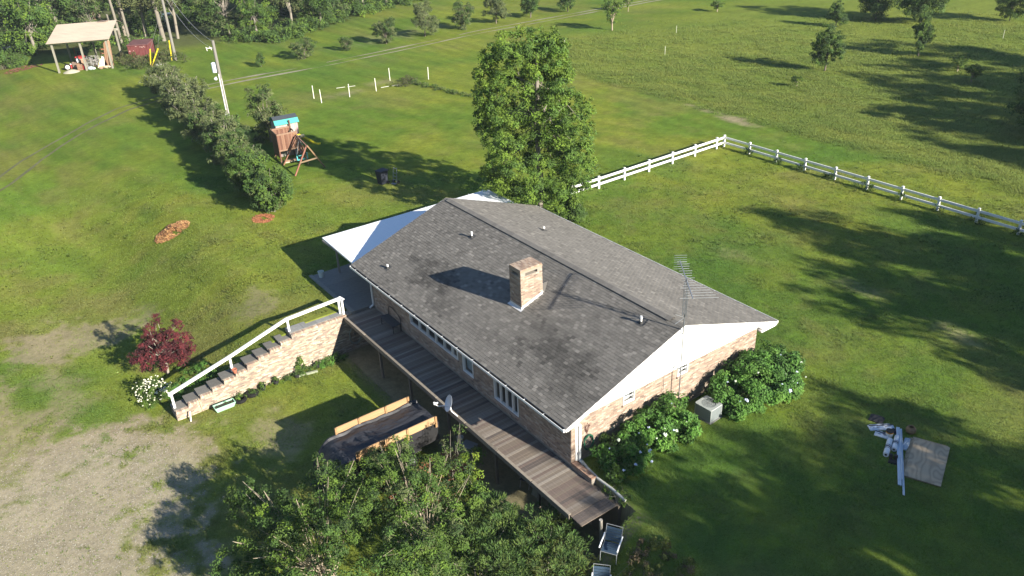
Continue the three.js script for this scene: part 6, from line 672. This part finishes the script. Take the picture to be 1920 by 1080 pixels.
  // bare snags
  [[-92.9, -1, 4.0, 'white topped snag with a sawn top right of the pole barn', [.1, .2]], [-93.1, -1.75, 8, 'second tall pale trunk right of the sawn snag', [.3, .3]], [-94.1, -3, 7, 'third pale trunk behind the left corner of the red shed', [0, .2]], [-90.8, -6.6, 7.5, 'thick pale trunk left of the slender utility pole', [0, .4]], [-104, -1.2, 7, 'forked red brown trunk behind the barn roof ridge', [.2, .5]]].forEach(([x, z, h, label, ln], i) => { const o = plant('bare_trunk', label, 'tree trunk', [x, 0, z]), m = new MB(), rad = i === 3 ? .3 : .2; m.tube([[0, 0, 0], [ln[0] * .4, h * .5, ln[1] * .3], [ln[0], h, ln[1]]], rad, 9, i === 4 ? [.9, .55, .45] : [.95, .95, .92], rad * .7); m.build('trunk', M.paleBark, o); const b = new MB(); b.tube([[ln[0] * .6, h * .7, ln[1] * .5], [ln[0] + .6, h * .85, ln[1] - .5]], .06, 5, WH, .02); b.build('stub', M.paleBark, o); });
  // cars half hidden in the wood
  const car = (label, x, z, a, c) => { const o = thing('parked_car', label, 'car', [x, land(x, z), z], a), b = new MB(); b.hex([[-2.2, .3, .85], [2.2, .3, .85], [2.2, .3, -.85], [-2.2, .3, -.85], [-2.15, .85, .82], [2.1, .8, .82], [2.1, .8, -.82], [-2.15, .85, -.82]], c); b.hex([[-1.6, .85, .78], [1.0, .83, .78], [1.0, .83, -.78], [-1.6, .85, -.78], [-1.2, 1.42, .62], [.3, 1.42, .62], [.3, 1.42, -.62], [-1.2, 1.42, -.62]], c); b.build('body', M.plain, o); const g = new MB(); g.quad([1.02, .88, .7], [1.02, .88, -.7], [.36, 1.4, -.58], [.36, 1.4, .58], [.03, .04, .05]); for (const s of [-1, 1]) { const q = [[-1.4, .9, .79 * s], [.8, .9, .79 * s], [.26, 1.36, .65 * s], [-1.1, 1.36, .65 * s]]; s > 0 ? g.quad(...q, [.03, .04, .05]) : g.quad(q[3], q[2], q[1], q[0], [.03, .04, .05]); } g.build('window', std(WH, { roughness: .1 }), o); for (const [wx, wz] of [[-1.35, .8], [1.35, .8], [-1.35, -.8], [1.35, -.8]]) { const w = new MB(); w.tube([[wx, .32, wz - .1], [wx, .32, wz + .1]], .32, 14, [.02, .02, .02]); w.build('wheel', M.rubber, o); } };
  car('dull blue car half hidden in the wood right of the slender pole', -104, -11.6, 1.3, [.10, .15, .2]); car('blue grey car half hidden at the left edge of the wood', -101, 10.2, 1.0, [.12, .16, .2]);
}
// ---------------------------------------------------------------- trees out of the picture to the right, whose shadows cross the lawns
{
  const r = rngOf(900), mk = (seed, h, w) => { const q = rngOf(seed), cl = crownIn(q, 34, 0, h * .6, 0, w, h * .4, w, w * .26, w * .42), m = new MB(), t = new MB(); leaves(m, q, cl, 190, .34, .19, DARKG.concat(GREEN), { sprays: 8, sub: .46 }); limbs(t, q, [0, 0, 0], cl, .28, WH, { fork: .5 }); return [m.geo(), t.geo()]; };
  const A = mk(901, 14, 4.2), B = mk(902, 12.5, 3.6), src = []; const W = (k, x, c, s, label) => { const z = c - .2128 * x; if (!src[k]) { const t = plant('shade_tree', label, 'tree', [x, 0, z], 'shade trees right of the lawn'); const g = k ? B : A; put('crown', g[0], M.leaf, t); put('trunk', g[1], M.bark, t); t.scale.setScalar(s); src[k] = t; } else again(src[k], label, [x, 0, z], x * 1.3 + c, s); };
  const S = (i, place) => `broad shade tree beyond the right edge, ${place}`;
  W(0, 34, -19.5, 1.05, S(0, 'behind the fence end')); W(1, 33, -15, 1.0, S(1, 'beside the fence end')); W(0, 38, -24.5, 1.0, S(2, 'farthest along the fence')); W(1, 37, -12.6, 1.05, S(3, 'across the middle lawn')); W(0, 41, -17, 1.1, S(4, 'set back from the middle lawn'));
  W(1, 41, -3.2, 1.0, S(5, 'level with the house')); W(0, 41, 6.2, 1.0, S(6, 'level with the plywood')); W(0, 46, 2.6, 1.0, S(7, 'set back behind the plywood')); W(1, 43, 9.6, .95, S(8, 'near the bottom right corner')); W(0, 50, -1.2, 1.05, S(9, 'far behind the plywood')); W(0, 54, 13.5, 1.05, S(10, 'outside the bottom right corner'));
  W(0, 55, 7, 1.05, S(17, 'outermost below the plywood')); W(1, 55, -4, 1.05, S(18, 'outermost level with the house')); W(0, 50, 8.6, 1, S(19, 'between the two lowest shade trees')); W(0, 48, 4.6, 1, S(20, 'second behind the plywood')); W(0, 53, 1.2, 1.05, S(24, 'third behind the plywood'));
  W(1, 44, -20.5, 1.05, S(21, 'second row behind the fence end')); W(0, 42, -14.6, 1, S(22, 'second row beside the fence end')); W(1, 43, -24, 1, S(23, 'second row farthest along the fence'));
  W(1, 2.5, -71.8, 1.02, S(11, 'far across the meadow')); W(0, 16, -57.5, 1.0, S(12, 'right of the meadow saplings')); W(1, 17.5, -49, 1.0, S(13, 'right of the middle meadow')); W(0, 26, -42, .95, S(14, 'right of the near meadow')); W(1, 9, -63.5, 1, S(15, 'right of the thin meadow tree')); W(0, 22, -53, 1, S(16, 'deep right of the meadow'));
}
renderer.render(scene, camera);
